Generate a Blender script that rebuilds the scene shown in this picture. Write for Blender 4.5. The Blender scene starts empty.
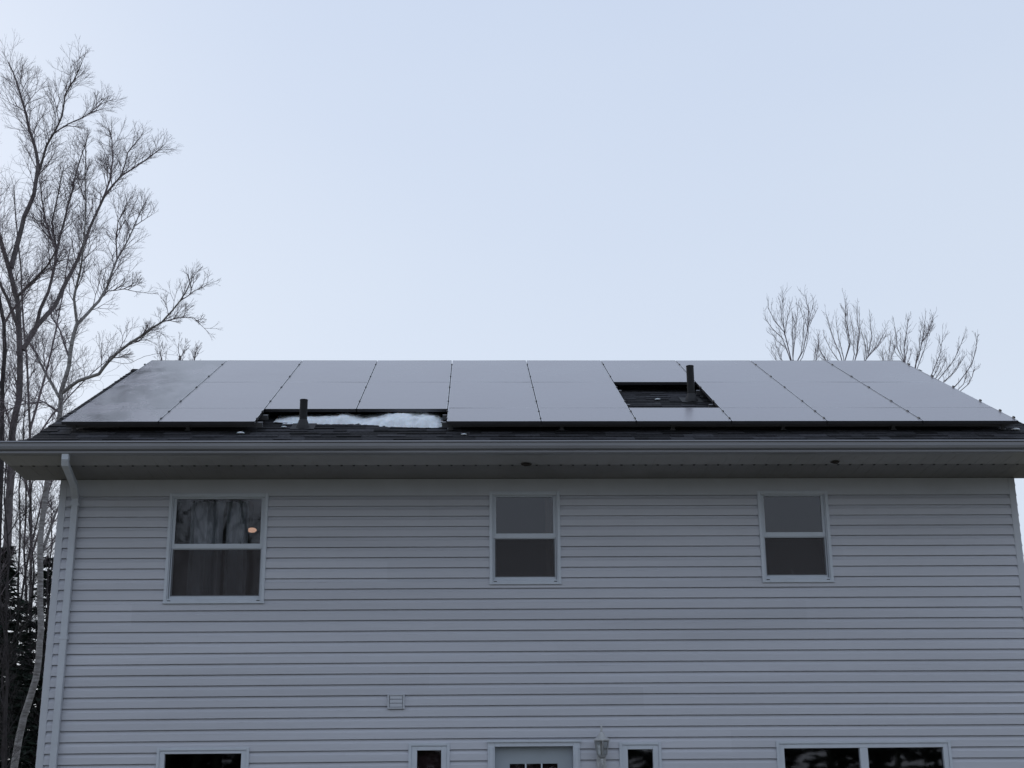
import bpy, math, random
from mathutils import Vector, Matrix, noise
random.seed(11)
R = math.radians
scene = bpy.context.scene
C = scene.collection
H0 = 1.6                      # eye height; heights measured from the eye are written z + H0
PI = math.pi

# ------------------------------------------------------------------ helpers
class MB:
    def __init__(s): s.v = []; s.f = []; s.c = []; s.col = None
    def quad(s, a, b, c, d):
        n = len(s.v); s.v += [a, b, c, d]; s.f.append((n, n+1, n+2, n+3)); s.c.append(s.col)
    def tri(s, a, b, c):
        n = len(s.v); s.v += [a, b, c]; s.f.append((n, n+1, n+2)); s.c.append(s.col)
    def hexa(s, P):           # P: 8 corners, bottom ring 0-3, top ring 4-7
        n = len(s.v); s.v += [tuple(p) for p in P]
        for q in ((3,2,1,0),(4,5,6,7),(0,1,5,4),(1,2,6,5),(2,3,7,6),(3,0,4,7)):
            s.f.append(tuple(n+i for i in q)); s.c.append(s.col)
    def box(s, x0, x1, y0, y1, z0, z1):
        s.hexa([(x0,y0,z0),(x1,y0,z0),(x1,y1,z0),(x0,y1,z0),(x0,y0,z1),(x1,y0,z1),(x1,y1,z1),(x0,y1,z1)])
    def tube(s, pts, rad, n=6, cap=True):
        pts = [Vector(p) for p in pts]
        base = len(s.v); m = len(pts); prev = None
        for i, p in enumerate(pts):
            d = (pts[min(i+1, m-1)] - pts[max(i-1, 0)])
            if d.length < 1e-9: d = Vector((0,0,1))
            d.normalize()
            if prev is None:
                a = d.orthogonal().normalized()
            else:
                a = prev - d*prev.dot(d)
                a = a.normalized() if a.length > 1e-6 else d.orthogonal().normalized()
            prev = a; b = d.cross(a)
            r = rad[i] if isinstance(rad, (list, tuple)) else rad
            for k in range(n):
                t = 2*PI*k/n
                q = p + a*(math.cos(t)*r) + b*(math.sin(t)*r)
                s.v.append((q.x, q.y, q.z))
        for i in range(m-1):
            for k in range(n):
                s.f.append((base+i*n+k, base+i*n+(k+1) % n, base+(i+1)*n+(k+1) % n, base+(i+1)*n+k)); s.c.append(s.col)
        if cap:
            s.f.append(tuple(base+k for k in range(n))[::-1]); s.c.append(s.col)
            s.f.append(tuple(base+(m-1)*n+k for k in range(n))); s.c.append(s.col)
    def lathe(s, prof, cx, cy, n=16, sx=1, sy=1):      # prof: (r, z)
        base = len(s.v); m = len(prof)
        for r, z in prof:
            for k in range(n):
                t = 2*PI*(k+.5)/n; s.v.append((cx+math.cos(t)*r*sx, cy+math.sin(t)*r*sy, z))
        for i in range(m-1):
            for k in range(n):
                s.f.append((base+i*n+k, base+i*n+(k+1) % n, base+(i+1)*n+(k+1) % n, base+(i+1)*n+k)); s.c.append(s.col)
        s.f.append(tuple(base+k for k in range(n))[::-1]); s.c.append(s.col)
        s.f.append(tuple(base+(m-1)*n+k for k in range(n))); s.c.append(s.col)
    def extrude(s, prof, x0, x1):                      # closed (y,z) outline swept along x
        n = len(s.v); k = len(prof)
        s.v += [(x0, y, z) for y, z in prof] + [(x1, y, z) for y, z in prof]
        for i in range(k):
            s.f.append((n+i, n+(i+1) % k, n+k+(i+1) % k, n+k+i)); s.c.append(s.col)
        s.f.append(tuple(n+i for i in range(k))[::-1]); s.c.append(s.col)
        s.f.append(tuple(n+k+i for i in range(k))); s.c.append(s.col)
    def build(s, name, mat, parent=None, smooth=False, origin=None, bevel=0):
        o_ = Vector(origin) if origin else Vector((0,0,0))
        me = bpy.data.meshes.new(name)
        me.from_pydata([tuple(Vector(p)-o_) for p in s.v], [], s.f)
        me.materials.append(mat)
        if any(c is not None for c in s.c):
            ca = me.color_attributes.new('tone', 'FLOAT_COLOR', 'CORNER')
            i = 0
            buf = []
            for f, c in zip(s.f, s.c):
                c = c if c is not None else .5
                buf += [c, c, c, 1]*len(f)
            ca.data.foreach_set('color', buf)
        if smooth: me.polygons.foreach_set('use_smooth', [True]*len(me.polygons))
        me.update()
        ob = bpy.data.objects.new(name, me); C.objects.link(ob); ob.location = o_
        if parent:
            ob.parent = parent
            ob.matrix_parent_inverse = Matrix()
            ob.location = o_ - world_loc(parent)
        if bevel:
            b = ob.modifiers.new('bevel', 'BEVEL'); b.width = bevel; b.segments = 2; b.limit_method = 'ANGLE'; b.angle_limit = R(40)
        return ob
def world_loc(o):
    p = Vector(o.location)
    while o.parent: o = o.parent; p += o.location
    return p
def tag(o, label=None, cat=None, group=None, kind=None):
    if label: o['label'] = label
    if cat: o['category'] = cat
    if group: o['group'] = group
    if kind: o['kind'] = kind
    return o
def empty(name, loc=(0,0,0), parent=None):
    o = bpy.data.objects.new(name, None); C.objects.link(o); o.location = loc
    o.empty_display_size = .2
    if parent: o.parent = parent; o.location = Vector(loc) - world_loc(parent)
    return o

# ------------------------------------------------------------------ materials
def mat(name, col, rough=.6, metal=0, spec=.5, var=0, vscale=3, bump=0, bscale=60, stretch=None, coat=0, tone=None, col2=None):
    m = bpy.data.materials.new(name); m.use_nodes = True
    nt = m.node_tree; b = nt.nodes['Principled BSDF']
    b.inputs['Base Color'].default_value = (*col, 1); b.inputs['Roughness'].default_value = rough
    b.inputs['Metallic'].default_value = metal; b.inputs['Specular IOR Level'].default_value = spec
    b.inputs['Coat Weight'].default_value = coat
    tc = nt.nodes.new('ShaderNodeTexCoord'); mp = nt.nodes.new('ShaderNodeMapping')
    nt.links.new(tc.outputs['Object'], mp.inputs['Vector'])
    if stretch: mp.inputs['Scale'].default_value = stretch
    src = None
    if var or col2:
        n = nt.nodes.new('ShaderNodeTexNoise'); n.inputs['Scale'].default_value = vscale
        n.inputs['Detail'].default_value = 6; n.inputs['Roughness'].default_value = .65
        nt.links.new(mp.outputs[0], n.inputs['Vector'])
        rp = nt.nodes.new('ShaderNodeValToRGB')
        c2 = col2 if col2 else tuple(min(1, c*(1+var)) for c in col)
        c1 = col if col2 else tuple(c*(1-var) for c in col)
        rp.color_ramp.elements[0].position = .32; rp.color_ramp.elements[1].position = .68
        rp.color_ramp.elements[0].color = (*c1, 1); rp.color_ramp.elements[1].color = (*c2, 1)
        nt.links.new(n.outputs['Fac'], rp.inputs['Fac']); src = rp.outputs['Color']
    if tone:
        at = nt.nodes.new('ShaderNodeAttribute'); at.attribute_name = 'tone'
        mr = nt.nodes.new('ShaderNodeMapRange'); mr.inputs['To Min'].default_value = tone[0]; mr.inputs['To Max'].default_value = tone[1]
        nt.links.new(at.outputs['Fac'], mr.inputs['Value'])
        mx = nt.nodes.new('ShaderNodeMix'); mx.data_type = 'RGBA'; mx.blend_type = 'MULTIPLY'; mx.inputs['Factor'].default_value = 1
        if src: nt.links.new(src, mx.inputs[6])
        else: mx.inputs[6].default_value = (*col, 1)
        nt.links.new(mr.outputs[0], mx.inputs[7]); src = mx.outputs[2]
    if src: nt.links.new(src, b.inputs['Base Color'])
    if bump:
        n2 = nt.nodes.new('ShaderNodeTexNoise'); n2.inputs['Scale'].default_value = bscale; n2.inputs['Detail'].default_value = 4
        nt.links.new(mp.outputs[0], n2.inputs['Vector'])
        bp = nt.nodes.new('ShaderNodeBump'); bp.inputs['Strength'].default_value = bump; bp.inputs['Distance'].default_value = .01
        nt.links.new(n2.outputs['Fac'], bp.inputs['Height']); nt.links.new(bp.outputs[0], b.inputs['Normal'])
    return m
M = {}
M['siding'] = mat('vinyl_siding', (.495,.508,.56), .55, var=.07, vscale=.9, bump=.25, bscale=30, stretch=(.25,1,3), tone=(.97,1.03))
M['trim'] = mat('white_trim', (.52,.56,.62), .45, var=.05, vscale=5)
M['post'] = mat('corner_trim', (.48,.50,.545), .5, var=.05, vscale=2)
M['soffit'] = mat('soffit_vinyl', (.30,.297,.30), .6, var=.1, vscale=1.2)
M['soffit_in'] = mat('inner_soffit_dark', (.175,.172,.172), .6, var=.12, vscale=1.2)  # rear strip next to the wall, darker than the front soffit
M['gutter'] = mat('gutter_aluminium', (.20,.203,.22), .38, var=.12, vscale=1.5, stretch=(.4,3,3))
M['spout'] = mat('downspout_white', (.48,.51,.56), .45, var=.06, vscale=3)
M['shingle'] = mat('asphalt_shingle', (.028,.028,.032), .95, spec=.2, var=.35, vscale=26, bump=.7, bscale=160, tone=(.5,1.8))
M['rubber'] = mat('pipe_black', (.012,.012,.013), .7, spec=.3, var=.2, vscale=20)
M['flash'] = mat('pipe_flashing', (.016,.016,.018), .7)
M['frame'] = mat('panel_frame', (.09,.09,.10), .3, metal=.8, var=.1, vscale=8)
M['lip'] = mat('frame_lip_glint', (.55,.55,.57), .4, metal=.6, var=.25, vscale=5)  # pale colour for upward frame faces, a painted glint of the sky
M['alu'] = mat('rail_aluminium', (.16,.16,.17), .45, metal=.7)
M['clamp'] = mat('clamp_black', (.025,.025,.028), .5, metal=.4)
M['snow'] = mat('snow', (.72,.76,.80), .6, var=.12, vscale=9, bump=.8, bscale=40)
M['snow'].node_tree.nodes['Principled BSDF'].inputs['Subsurface Weight'].default_value = .25
M['snow'].node_tree.nodes['Principled BSDF'].inputs['Subsurface Radius'].default_value = (.02,.03,.04)
M['concrete'] = mat('concrete', (.33,.32,.30), .85, var=.15, vscale=3, bump=.3)
M['door'] = mat('door_paint', (.32,.36,.40), .45, var=.04, vscale=4)
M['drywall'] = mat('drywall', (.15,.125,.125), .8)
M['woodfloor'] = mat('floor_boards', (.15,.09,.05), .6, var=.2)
M['curtain'] = mat('sheer_curtain', (.60,.66,.63), .8, var=.15, vscale=6, stretch=(5,1,.6))
M['curtain2'] = mat('beige_curtain', (.25,.21,.15), .8, var=.1)
M['bark'] = mat('grey_bark', (.12,.107,.108), .9, spec=.2, var=.35, vscale=9, bump=.6, bscale=20)
M['darkbark'] = mat('dark_bark', (.042,.037,.038), .9, spec=.2, var=.35, vscale=9, bump=.6, bscale=20)
M['twig'] = mat('twig_bark', (.15,.125,.135), .9, spec=.2, var=.25, vscale=4)
M['birch'] = mat('birch_bark', (.10,.09,.085), .75, spec=.3, vscale=7, stretch=(1,1,4), col2=(.33,.32,.315), bump=.4, bscale=14)
M['needle'] = mat('spruce_needles', (.012,.020,.014), .8, spec=.2, var=.4, vscale=6, tone=(.5,1.6))
M['leafmass'] = mat('far_wood_foliage', (.03,.04,.028), .9, spec=.1, var=.4, vscale=.6, tone=(.5,1.5))
M['nest'] = mat('nest_brown', (.03,.024,.02), .9)
M['lampmetal'] = mat('lantern_paint', (.46,.47,.48), .4, var=.05, vscale=20)
M['cage'] = mat('lantern_cage_grey', (.26,.27,.28), .5, var=.15, vscale=20)  # darker grey than the cap and arm
M['sash_dark'] = mat('weep_slot', (.03,.03,.035), .7)
M['brown'] = mat('dark_interior_blind', (.11,.050,.040), .6, var=.15, vscale=12, stretch=(1,1,.3))
M['ground'] = mat('winter_grass', (.16,.14,.09), .95, spec=.1, var=.3, vscale=.5, col2=(.26,.24,.19), bump=.6, bscale=12)
M['path'] = mat('path_concrete', (.36,.35,.33), .9, var=.12, vscale=2)
M['ornament'] = mat('ornament_white', (.5,.5,.5), .5)

def glass_mat(name, tint, boost, rough=.01):
    m = bpy.data.materials.new(name); m.use_nodes = True; nt = m.node_tree
    for n in list(nt.nodes):
        if n.type != 'OUTPUT_MATERIAL': nt.nodes.remove(n)
    out = [n for n in nt.nodes if n.type == 'OUTPUT_MATERIAL'][0]
    tr = nt.nodes.new('ShaderNodeBsdfTransparent'); tr.inputs[0].default_value = (*tint, 1)
    gl = nt.nodes.new('ShaderNodeBsdfGlossy'); gl.inputs['Roughness'].default_value = rough; gl.inputs[0].default_value = (1,1,1,1)
    fr = nt.nodes.new('ShaderNodeFresnel'); fr.inputs['IOR'].default_value = 1.5
    mu = nt.nodes.new('ShaderNodeMath'); mu.operation = 'MULTIPLY'; mu.inputs[1].default_value = boost; mu.use_clamp = True
    geo = nt.nodes.new('ShaderNodeTexCoord'); no = nt.nodes.new('ShaderNodeTexNoise'); no.inputs['Scale'].default_value = 2.2
    bp = nt.nodes.new('ShaderNodeBump'); bp.inputs['Strength'].default_value = .02; bp.inputs['Distance'].default_value = .01
    nt.links.new(geo.outputs['Object'], no.inputs['Vector']); nt.links.new(no.outputs['Fac'], bp.inputs['Height'])
    nt.links.new(bp.outputs[0], gl.inputs['Normal'])
    mx = nt.nodes.new('ShaderNodeMixShader')
    nt.links.new(fr.outputs[0], mu.inputs[0]); nt.links.new(mu.outputs[0], mx.inputs[0])
    nt.links.new(tr.outputs[0], mx.inputs[1]); nt.links.new(gl.outputs[0], mx.inputs[2]); nt.links.new(mx.outputs[0], out.inputs[0])
    return m
M['glass'] = glass_mat('window_glass', (.72,.72,.76), 1.0, .022)
M['lampglass'] = glass_mat('lantern_glass', (.8,.82,.82), 2.0, .1)
def screen_mat():
    m = bpy.data.materials.new('insect_screen_mesh'); m.use_nodes = True; nt = m.node_tree
    b = nt.nodes['Principled BSDF']; b.inputs['Base Color'].default_value = (.052,.044,.046,1); b.inputs['Roughness'].default_value = .7
    b.inputs['Alpha'].default_value = .55
    return m
M['screen'] = screen_mat()
def panel_mat():
    # dark glass with a thin uneven film of frost
    m = bpy.data.materials.new('solar_glass'); m.use_nodes = True; nt = m.node_tree; b = nt.nodes['Principled BSDF']
    tc = nt.nodes.new('ShaderNodeTexCoord')
    n = nt.nodes.new('ShaderNodeTexNoise'); n.inputs['Scale'].default_value = .9; n.inputs['Detail'].default_value = 7; n.inputs['Roughness'].default_value = .6
    nt.links.new(tc.outputs['Object'], n.inputs['Vector'])
    rp = nt.nodes.new('ShaderNodeValToRGB')
    rp.color_ramp.elements[0].position = .3; rp.color_ramp.elements[0].color = (.20,.185,.205,1)
    rp.color_ramp.elements[1].position = .7; rp.color_ramp.elements[1].color = (.24,.225,.245,1)
    nt.links.new(n.outputs['Fac'], rp.inputs['Fac']); nt.links.new(rp.outputs[0], b.inputs['Base Color'])
    rr = nt.nodes.new('ShaderNodeMapRange'); rr.inputs['To Min'].default_value = .10; rr.inputs['To Max'].default_value = .30
    nt.links.new(n.outputs['Fac'], rr.inputs['Value']); nt.links.new(rr.outputs[0], b.inputs['Roughness'])
    b.inputs['IOR'].default_value = 1.55
    return m
M['solar'] = panel_mat()
def dark_patch_mat():
    # the same frosted glass with darker, smoother patches set by noise
    m = M['solar'].copy(); m.name = 'solar_glass_patchy'; nt = m.node_tree; b = nt.nodes['Principled BSDF']
    tc = nt.nodes.new('ShaderNodeTexCoord'); mp = nt.nodes.new('ShaderNodeMapping'); mp.inputs['Scale'].default_value = (1.5,.8,.8); mp.inputs['Location'].default_value = (.35,.2,.1)
    n = nt.nodes.new('ShaderNodeTexNoise'); n.inputs['Scale'].default_value = 1.05; n.inputs['Detail'].default_value = 6; n.inputs['Roughness'].default_value = .6
    nt.links.new(tc.outputs['Object'], mp.inputs['Vector']); nt.links.new(mp.outputs[0], n.inputs['Vector'])
    rp = nt.nodes.new('ShaderNodeValToRGB'); rp.color_ramp.elements[0].position = .44; rp.color_ramp.elements[1].position = .56
    nt.links.new(n.outputs['Fac'], rp.inputs['Fac'])
    col = b.inputs['Base Color'].links[0].from_socket; ro = b.inputs['Roughness'].links[0].from_socket
    mx = nt.nodes.new('ShaderNodeMix'); mx.data_type = 'RGBA'; nt.links.new(rp.outputs[0], mx.inputs['Factor']); nt.links.new(col, mx.inputs[6]); mx.inputs[7].default_value = (.06,.06,.07,1)
    m2 = nt.nodes.new('ShaderNodeMix'); m2.data_type = 'FLOAT'; nt.links.new(rp.outputs[0], m2.inputs['Factor']); nt.links.new(ro, m2.inputs[2]); m2.inputs[3].default_value = .10
    nt.links.new(mx.outputs[2], b.inputs['Base Color']); nt.links.new(m2.outputs[0], b.inputs['Roughness'])
    return m
M['solar_patchy'] = dark_patch_mat()

# ------------------------------------------------------------------ camera
F, PITCH, YAW, ROLL, CX, CD = 1380.43, .2940, -.0297, .0088, 4.515, 15.081
fh = Vector((-math.sin(YAW), math.cos(YAW), 0)); rt = Vector((math.cos(YAW), math.sin(YAW), 0)); zz = Vector((0,0,1))
fw = fh*math.cos(PITCH) + zz*math.sin(PITCH); up = -fh*math.sin(PITCH) + zz*math.cos(PITCH)
cR = rt*math.cos(ROLL) - up*math.sin(ROLL); cU = rt*math.sin(ROLL) + up*math.cos(ROLL)
cam_d = bpy.data.cameras.new('camera'); cam = bpy.data.objects.new('camera', cam_d); C.objects.link(cam)
cam_loc = Vector((CX, -CD, H0))
cam.matrix_world = Matrix(((cR.x, cU.x, -fw.x, cam_loc.x), (cR.y, cU.y, -fw.y, cam_loc.y), (cR.z, cU.z, -fw.z, cam_loc.z), (0,0,0,1)))
cam_d.sensor_width = 36; cam_d.sensor_fit = 'HORIZONTAL'; cam_d.lens = F/1024*36; cam_d.clip_start = .1; cam_d.clip_end = 3000
scene.camera = cam
def at(px, py, y):            # the point of the vertical plane at depth y that the surveyed photo shows at px, py
    d = cR*(px-512) + cU*(384-py) + fw*F
    return cam_loc + d*((y-cam_loc.y)/d.y)

# ------------------------------------------------------------------ the setting
g = MB(); g.quad((-900,-900,0),(900,-900,0),(900,900,0),(-900,900,0)); tag(g.build('ground', M['ground']), kind='structure')
g = MB(); g.box(4.55,5.8,-14,-1.25,-.05,.004); tag(g.build('path', M['path']), kind='structure')

# ------------------------------------------------------------------ the house
HX0, HX1, HD = -.04, 10.62, 6.5
house = empty('house', (5.3, 3.2, 0))
tag(house, 'two storey house clad in pale grey vinyl siding under a dark shingle gable roof', 'house')
def part(mb, name, m, parent=None, **k): return mb.build(name, m, parent or house, **k)

TS, YE, ZE = math.tan(.467), -.62, 3.965+H0         # slope of the roof, lower edge line of the panels
CS, SN = math.cos(.467), math.sin(.467)
RO = .15                                             # panels stand this far above the shingles (measured upright)
def roof_pt(x, s, h=0):       # s: metres up the slope from the lower panel edge, h: above the shingles, square to them
    return Vector((x, YE + s*CS - h*SN, ZE - RO + s*SN + h*CS))
def rz(y): return ZE - RO + (y-YE)*TS
RIDGE_S = 4.25; RIDGE_Y = YE+RIDGE_S*CS; RIDGE_Z = rz(RIDGE_Y)
BACK_Y = 2*RIDGE_Y + 1.0
# openings: x0,x1,z0,z1 (outer trim)
OP = {'a': (1.168,2.255,2.085,3.297), 'b': (4.697,5.483,2.278,3.311), 'c': (7.694,8.486,2.287,3.311),
      'd': (1.205,2.170,-.62,.573), 'e': (3.838,4.272,-1.05,.603), 'door': (4.672,5.648,-1.5,.611), 'g': (6.062,6.509,-1.05,.597),
      'h': (7.733,9.602,-.65,.595)}
OPL = [(a+.03,b-.03,c+.03+H0,d-.03+H0) for a,b,c,d in OP.values()]
ex = .1143
SZ_TOP = 3.455+H0; SZ_BOT = .28
zt = 3.265+H0
lines = [zt + ex - i*ex for i in range(60) if zt+ex-i*ex > SZ_BOT-.01]
prof = []                      # (z, outward depth) going upward
for z in sorted(lines):
    prof += [(z, -.003), (z, .025), (z+.002, .026), (z+ex*.60, .0225), (z+ex*.72, .015), (z+ex*.84, .008), (z+ex*.955, .004), (z+ex*.96, -.001)]
def wob(x, c, z):            # boards hang a little unevenly; the lower courses crown slightly towards the middle
    lo = min(1, max(0, (2.2+H0-z)/1.6))
    return .0016*noise.noise(Vector((x*.8, (z//.2286)*3.1, 0))) + .013*lo*math.sin(PI*min(1, max(0, (x-HX0)/(HX1-HX0))))
mb = MB()
rngs = random.Random(4)
tone_i = {}
for (z0, d0), (z1, d1) in zip(prof[:-1], prof[1:]):
    if z0 >= SZ_TOP: break
    z1c = min(z1, SZ_TOP)
    cuts = sorted({z0, z1c} | {z for o in OPL for z in (o[2], o[3]) if z0 < z < z1c})
    if len(cuts) == 1: cuts = [z0, z0]
    for a, b in zip(cuts[:-1], cuts[1:]):
        mid = (a+b)/2
        iv = [(HX0+.03, HX1-.03)]
        for o in OPL:
            if o[2] <= mid < o[3]:
                nv = []
                for p, q in iv:
                    if o[1] <= p or o[0] >= q: nv.append((p, q)); continue
                    if o[0] > p: nv.append((p, o[0]))
                    if o[1] < q: nv.append((o[1], q))
                iv = nv
        t = lambda z: d0 + (d1-d0)*((z-z0)/(z1-z0) if z1 > z0 else 0)
        da, db = (d0, d1) if a == b else (t(a), t(b))
        course = int((mid-SZ_BOT+.0005)/ex + .3)
        for p, q in iv:
            # boards are 3.66 m long and overlap at staggered joints
            off = (course//2*1.37) % 3.66
            xs = [p] + [x for x in (HX0+off+k*3.66 for k in range(-1, 4)) if p+.05 < x < q-.05] + [q]
            for u, v in zip(xs[:-1], xs[1:]):
                key = (course//2, round(u if u != p else -9, 1))
                if key not in tone_i: tone_i[key] = rngs.random()
                mb.col = tone_i[key]
                k_ = max(1, int((v-u)/.55))
                for q_ in range(k_):
                    ua, va = u+(v-u)*q_/k_, u+(v-u)*(q_+1)/k_
                    w1, w2 = wob(ua, course, mid), wob(va, course, mid)
                    if any(abs(mid-zz_) < .13 for o in OPL for zz_ in (o[2], o[3])) and course < 0: w1 = w2 = 0
                    mb.quad((ua,-da,a+w1),(va,-da,a+w2),(va,-db,b+w2),(ua,-db,b+w1))
mb.col = None
siding = part(mb, 'siding_wall', M['siding'])
# side and back walls with lapped courses, gables
def lap_wall(pa, pb, zmax_fn, nrm, name):
    m_ = MB(); pa, pb = Vector(pa), Vector(pb); nrm = Vector(nrm)
    N = 24
    z = .28
    while z < 9:
        z2 = z+ex
        segs = []
        for k in range(N):
            u0, u1 = k/N, (k+1)/N
            zm = min(zmax_fn(u0), zmax_fn(u1))
            if z >= zm: continue
            zc = min(z2, max(zmax_fn(u0), zmax_fn(u1)))
            a = pa.lerp(pb, u0); b = pa.lerp(pb, u1)
            za, zb = min(zc, zmax_fn(u0)), min(zc, zmax_fn(u1))
            o1, o2 = nrm*.017, nrm*.004
            m_.quad((a.x+o1.x,a.y+o1.y,z),(b.x+o1.x,b.y+o1.y,z),(b.x+o2.x,b.y+o2.y,zb),(a.x+o2.x,a.y+o2.y,za))
            m_.quad((a.x+o2.x,a.y+o2.y,z),(b.x+o2.x,b.y+o2.y,z),(b.x+o1.x,b.y+o1.y,z),(a.x+o1.x,a.y+o1.y,z))
        z = z2
    return part(m_, name, M['siding'])
gz = lambda u: min(rz(u*HD), rz(2*RIDGE_Y-u*HD)) - .06
lap_wall((HX0,.0,0),(HX0,HD,0), gz, (-1,0,0), 'gable_wall')
lap_wall((HX1,.0,0),(HX1,HD,0), gz, (1,0,0), 'gable_wall')
lap_wall((HX1,HD,0),(HX0,HD,0), lambda u: SZ_TOP, (0,1,0), 'siding_wall')
mb = MB(); mb.box(HX0+.02,HX1-.02,.02,HD-.02,-.1,.30); part(mb, 'foundation', M['concrete'])
# inside: linings, floors, partition
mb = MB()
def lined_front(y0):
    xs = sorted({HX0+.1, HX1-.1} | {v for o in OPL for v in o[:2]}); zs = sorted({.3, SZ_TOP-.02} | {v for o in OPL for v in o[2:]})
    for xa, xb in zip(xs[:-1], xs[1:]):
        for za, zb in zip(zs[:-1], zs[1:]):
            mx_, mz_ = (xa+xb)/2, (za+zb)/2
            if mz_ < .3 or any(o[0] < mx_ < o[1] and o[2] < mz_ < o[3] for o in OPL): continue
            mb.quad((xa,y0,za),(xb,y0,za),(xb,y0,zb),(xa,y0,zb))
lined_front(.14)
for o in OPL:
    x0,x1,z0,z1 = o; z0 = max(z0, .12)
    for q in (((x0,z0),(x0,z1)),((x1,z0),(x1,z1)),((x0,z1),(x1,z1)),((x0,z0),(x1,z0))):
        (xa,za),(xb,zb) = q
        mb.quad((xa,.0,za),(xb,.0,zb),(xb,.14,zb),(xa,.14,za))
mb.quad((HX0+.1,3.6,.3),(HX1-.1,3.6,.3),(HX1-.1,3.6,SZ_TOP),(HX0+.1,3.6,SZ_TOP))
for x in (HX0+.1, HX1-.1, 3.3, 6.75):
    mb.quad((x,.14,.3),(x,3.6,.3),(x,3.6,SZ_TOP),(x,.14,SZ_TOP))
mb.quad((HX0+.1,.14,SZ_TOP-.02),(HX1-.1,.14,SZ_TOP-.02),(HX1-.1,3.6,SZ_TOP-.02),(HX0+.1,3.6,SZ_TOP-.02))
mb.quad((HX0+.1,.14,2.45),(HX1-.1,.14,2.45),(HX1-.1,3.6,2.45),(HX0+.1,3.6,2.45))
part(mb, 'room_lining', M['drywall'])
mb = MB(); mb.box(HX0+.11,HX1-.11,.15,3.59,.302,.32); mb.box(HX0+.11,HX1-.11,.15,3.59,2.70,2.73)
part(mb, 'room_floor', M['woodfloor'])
# corner posts
for x0, x1 in ((HX0-.003, HX0+.075), (HX1-.075, HX1+.003)):
    mb = MB(); mb.box(x0, x1, -.028, .075, .26, SZ_TOP-.002); part(mb, 'corner_post', M['post'], bevel=.006)

mb = MB(); mb.box(HX0+.076, HX1-.076, -.030, -.0005, 3.269+H0, SZ_TOP-.002); part(mb, 'frieze_board', M['post'])

# roof decks and shingles
EY = -1.03
RX0, RX1 = -.165, 10.745
BX0, BX1 = -.43, 11.01
roof = MB()
th = .035
def slab(x0, x1, ya, yb, f):
    roof.hexa([(x0,ya,f(ya)-th),(x1,ya,f(ya)-th),(x1,yb,f(yb)-th),(x0,yb,f(yb)-th),(x0,ya,f(ya)),(x1,ya,f(ya)),(x1,yb,f(yb)),(x0,yb,f(yb))])
rb = lambda y: rz(2*RIDGE_Y-y)
slab(RX0, RX1, EY, RIDGE_Y, lambda y: rz(y)-.006)
slab(RX0, RX1, RIDGE_Y, BACK_Y, lambda y: rb(y)-.006)
# little hipped returns over the boxed eave ends
for x_in, x_out in ((RX0, BX0-.03), (RX1, BX1+.03)):
    w = abs(x_out-x_in); yi = EY + w*.9
    zl, zh = rz(EY)-.006, rz(yi)-.006
    a, b_, c_, d_ = (x_out,EY,zl), (x_in,EY,zl), (x_in,yi,zh), (x_in,.06,zh)
    e_ = (x_out,.06,zl)
    roof.tri(a, b_, c_) if x_in > x_out else roof.tri(b_, a, c_)
    roof.quad(a, c_, d_, e_)
    roof.quad(e_, d_, (x_in,.06,zl-.03), (x_out,.06,zl-.03))
    roof.quad(a, e_, (x_out,.06,zl-.03), (x_out,EY,zl-.03))
for i in range(len(roof.f)): roof.c[i] = .35
roof_ob = part(roof, 'roof', M['shingle'])
# laminated shingle courses: every tab a little raised, drawn up the slope
mb = MB(); rs = random.Random(8)
def tabs(front=True):
    s = -.45
    while s < RIDGE_S-.02:
        x = RX0 - rs.uniform(0, .2)
        while x < RX1:
            w = rs.uniform(.12, .34); xa, xb = max(x, RX0+.003), min(x+w, RX1-.003)
            h = rs.choice((.004, .005, .012, .013)); mb.col = rs.random()**1.4
            s1 = min(s+.15, RIDGE_S)
            sj = s + rs.uniform(-.004,.004)
            if xb > xa+.01:
                P = [roof_pt(xa,sj,-.004),roof_pt(xb,sj,-.004),roof_pt(xb,s1,-.004),roof_pt(xa,s1,-.004),roof_pt(xa,sj,h),roof_pt(xb,sj,h),roof_pt(xb,s1,.0015),roof_pt(xa,s1,.0015)]
                if not front: P = [Vector((p.x, 2*RIDGE_Y-p.y, p.z)) for p in P]
                mb.hexa(P)
            x += w
        s += .143
tabs()
mb.col = None
part(mb, 'shingle_courses', M['shingle'], roof_ob)
# ridge cap
mb = MB(); x = RX0; rs = random.Random(3)
while x < RX1:
    mb.col = rs.random(); x2 = min(x+.14, RX1)
    for sgn in (1, -1):
        y1 = RIDGE_Y - sgn*.12
        mb.quad((x,RIDGE_Y,RIDGE_Z+.022),(x2+.02,RIDGE_Y,RIDGE_Z+.014),(x2+.02,y1,RIDGE_Z+.010-.12*TS),(x,y1,RIDGE_Z+.018-.12*TS))
    x = x2
mb.col = None
part(mb, 'ridge_cap', M['shingle'], roof_ob)
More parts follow.
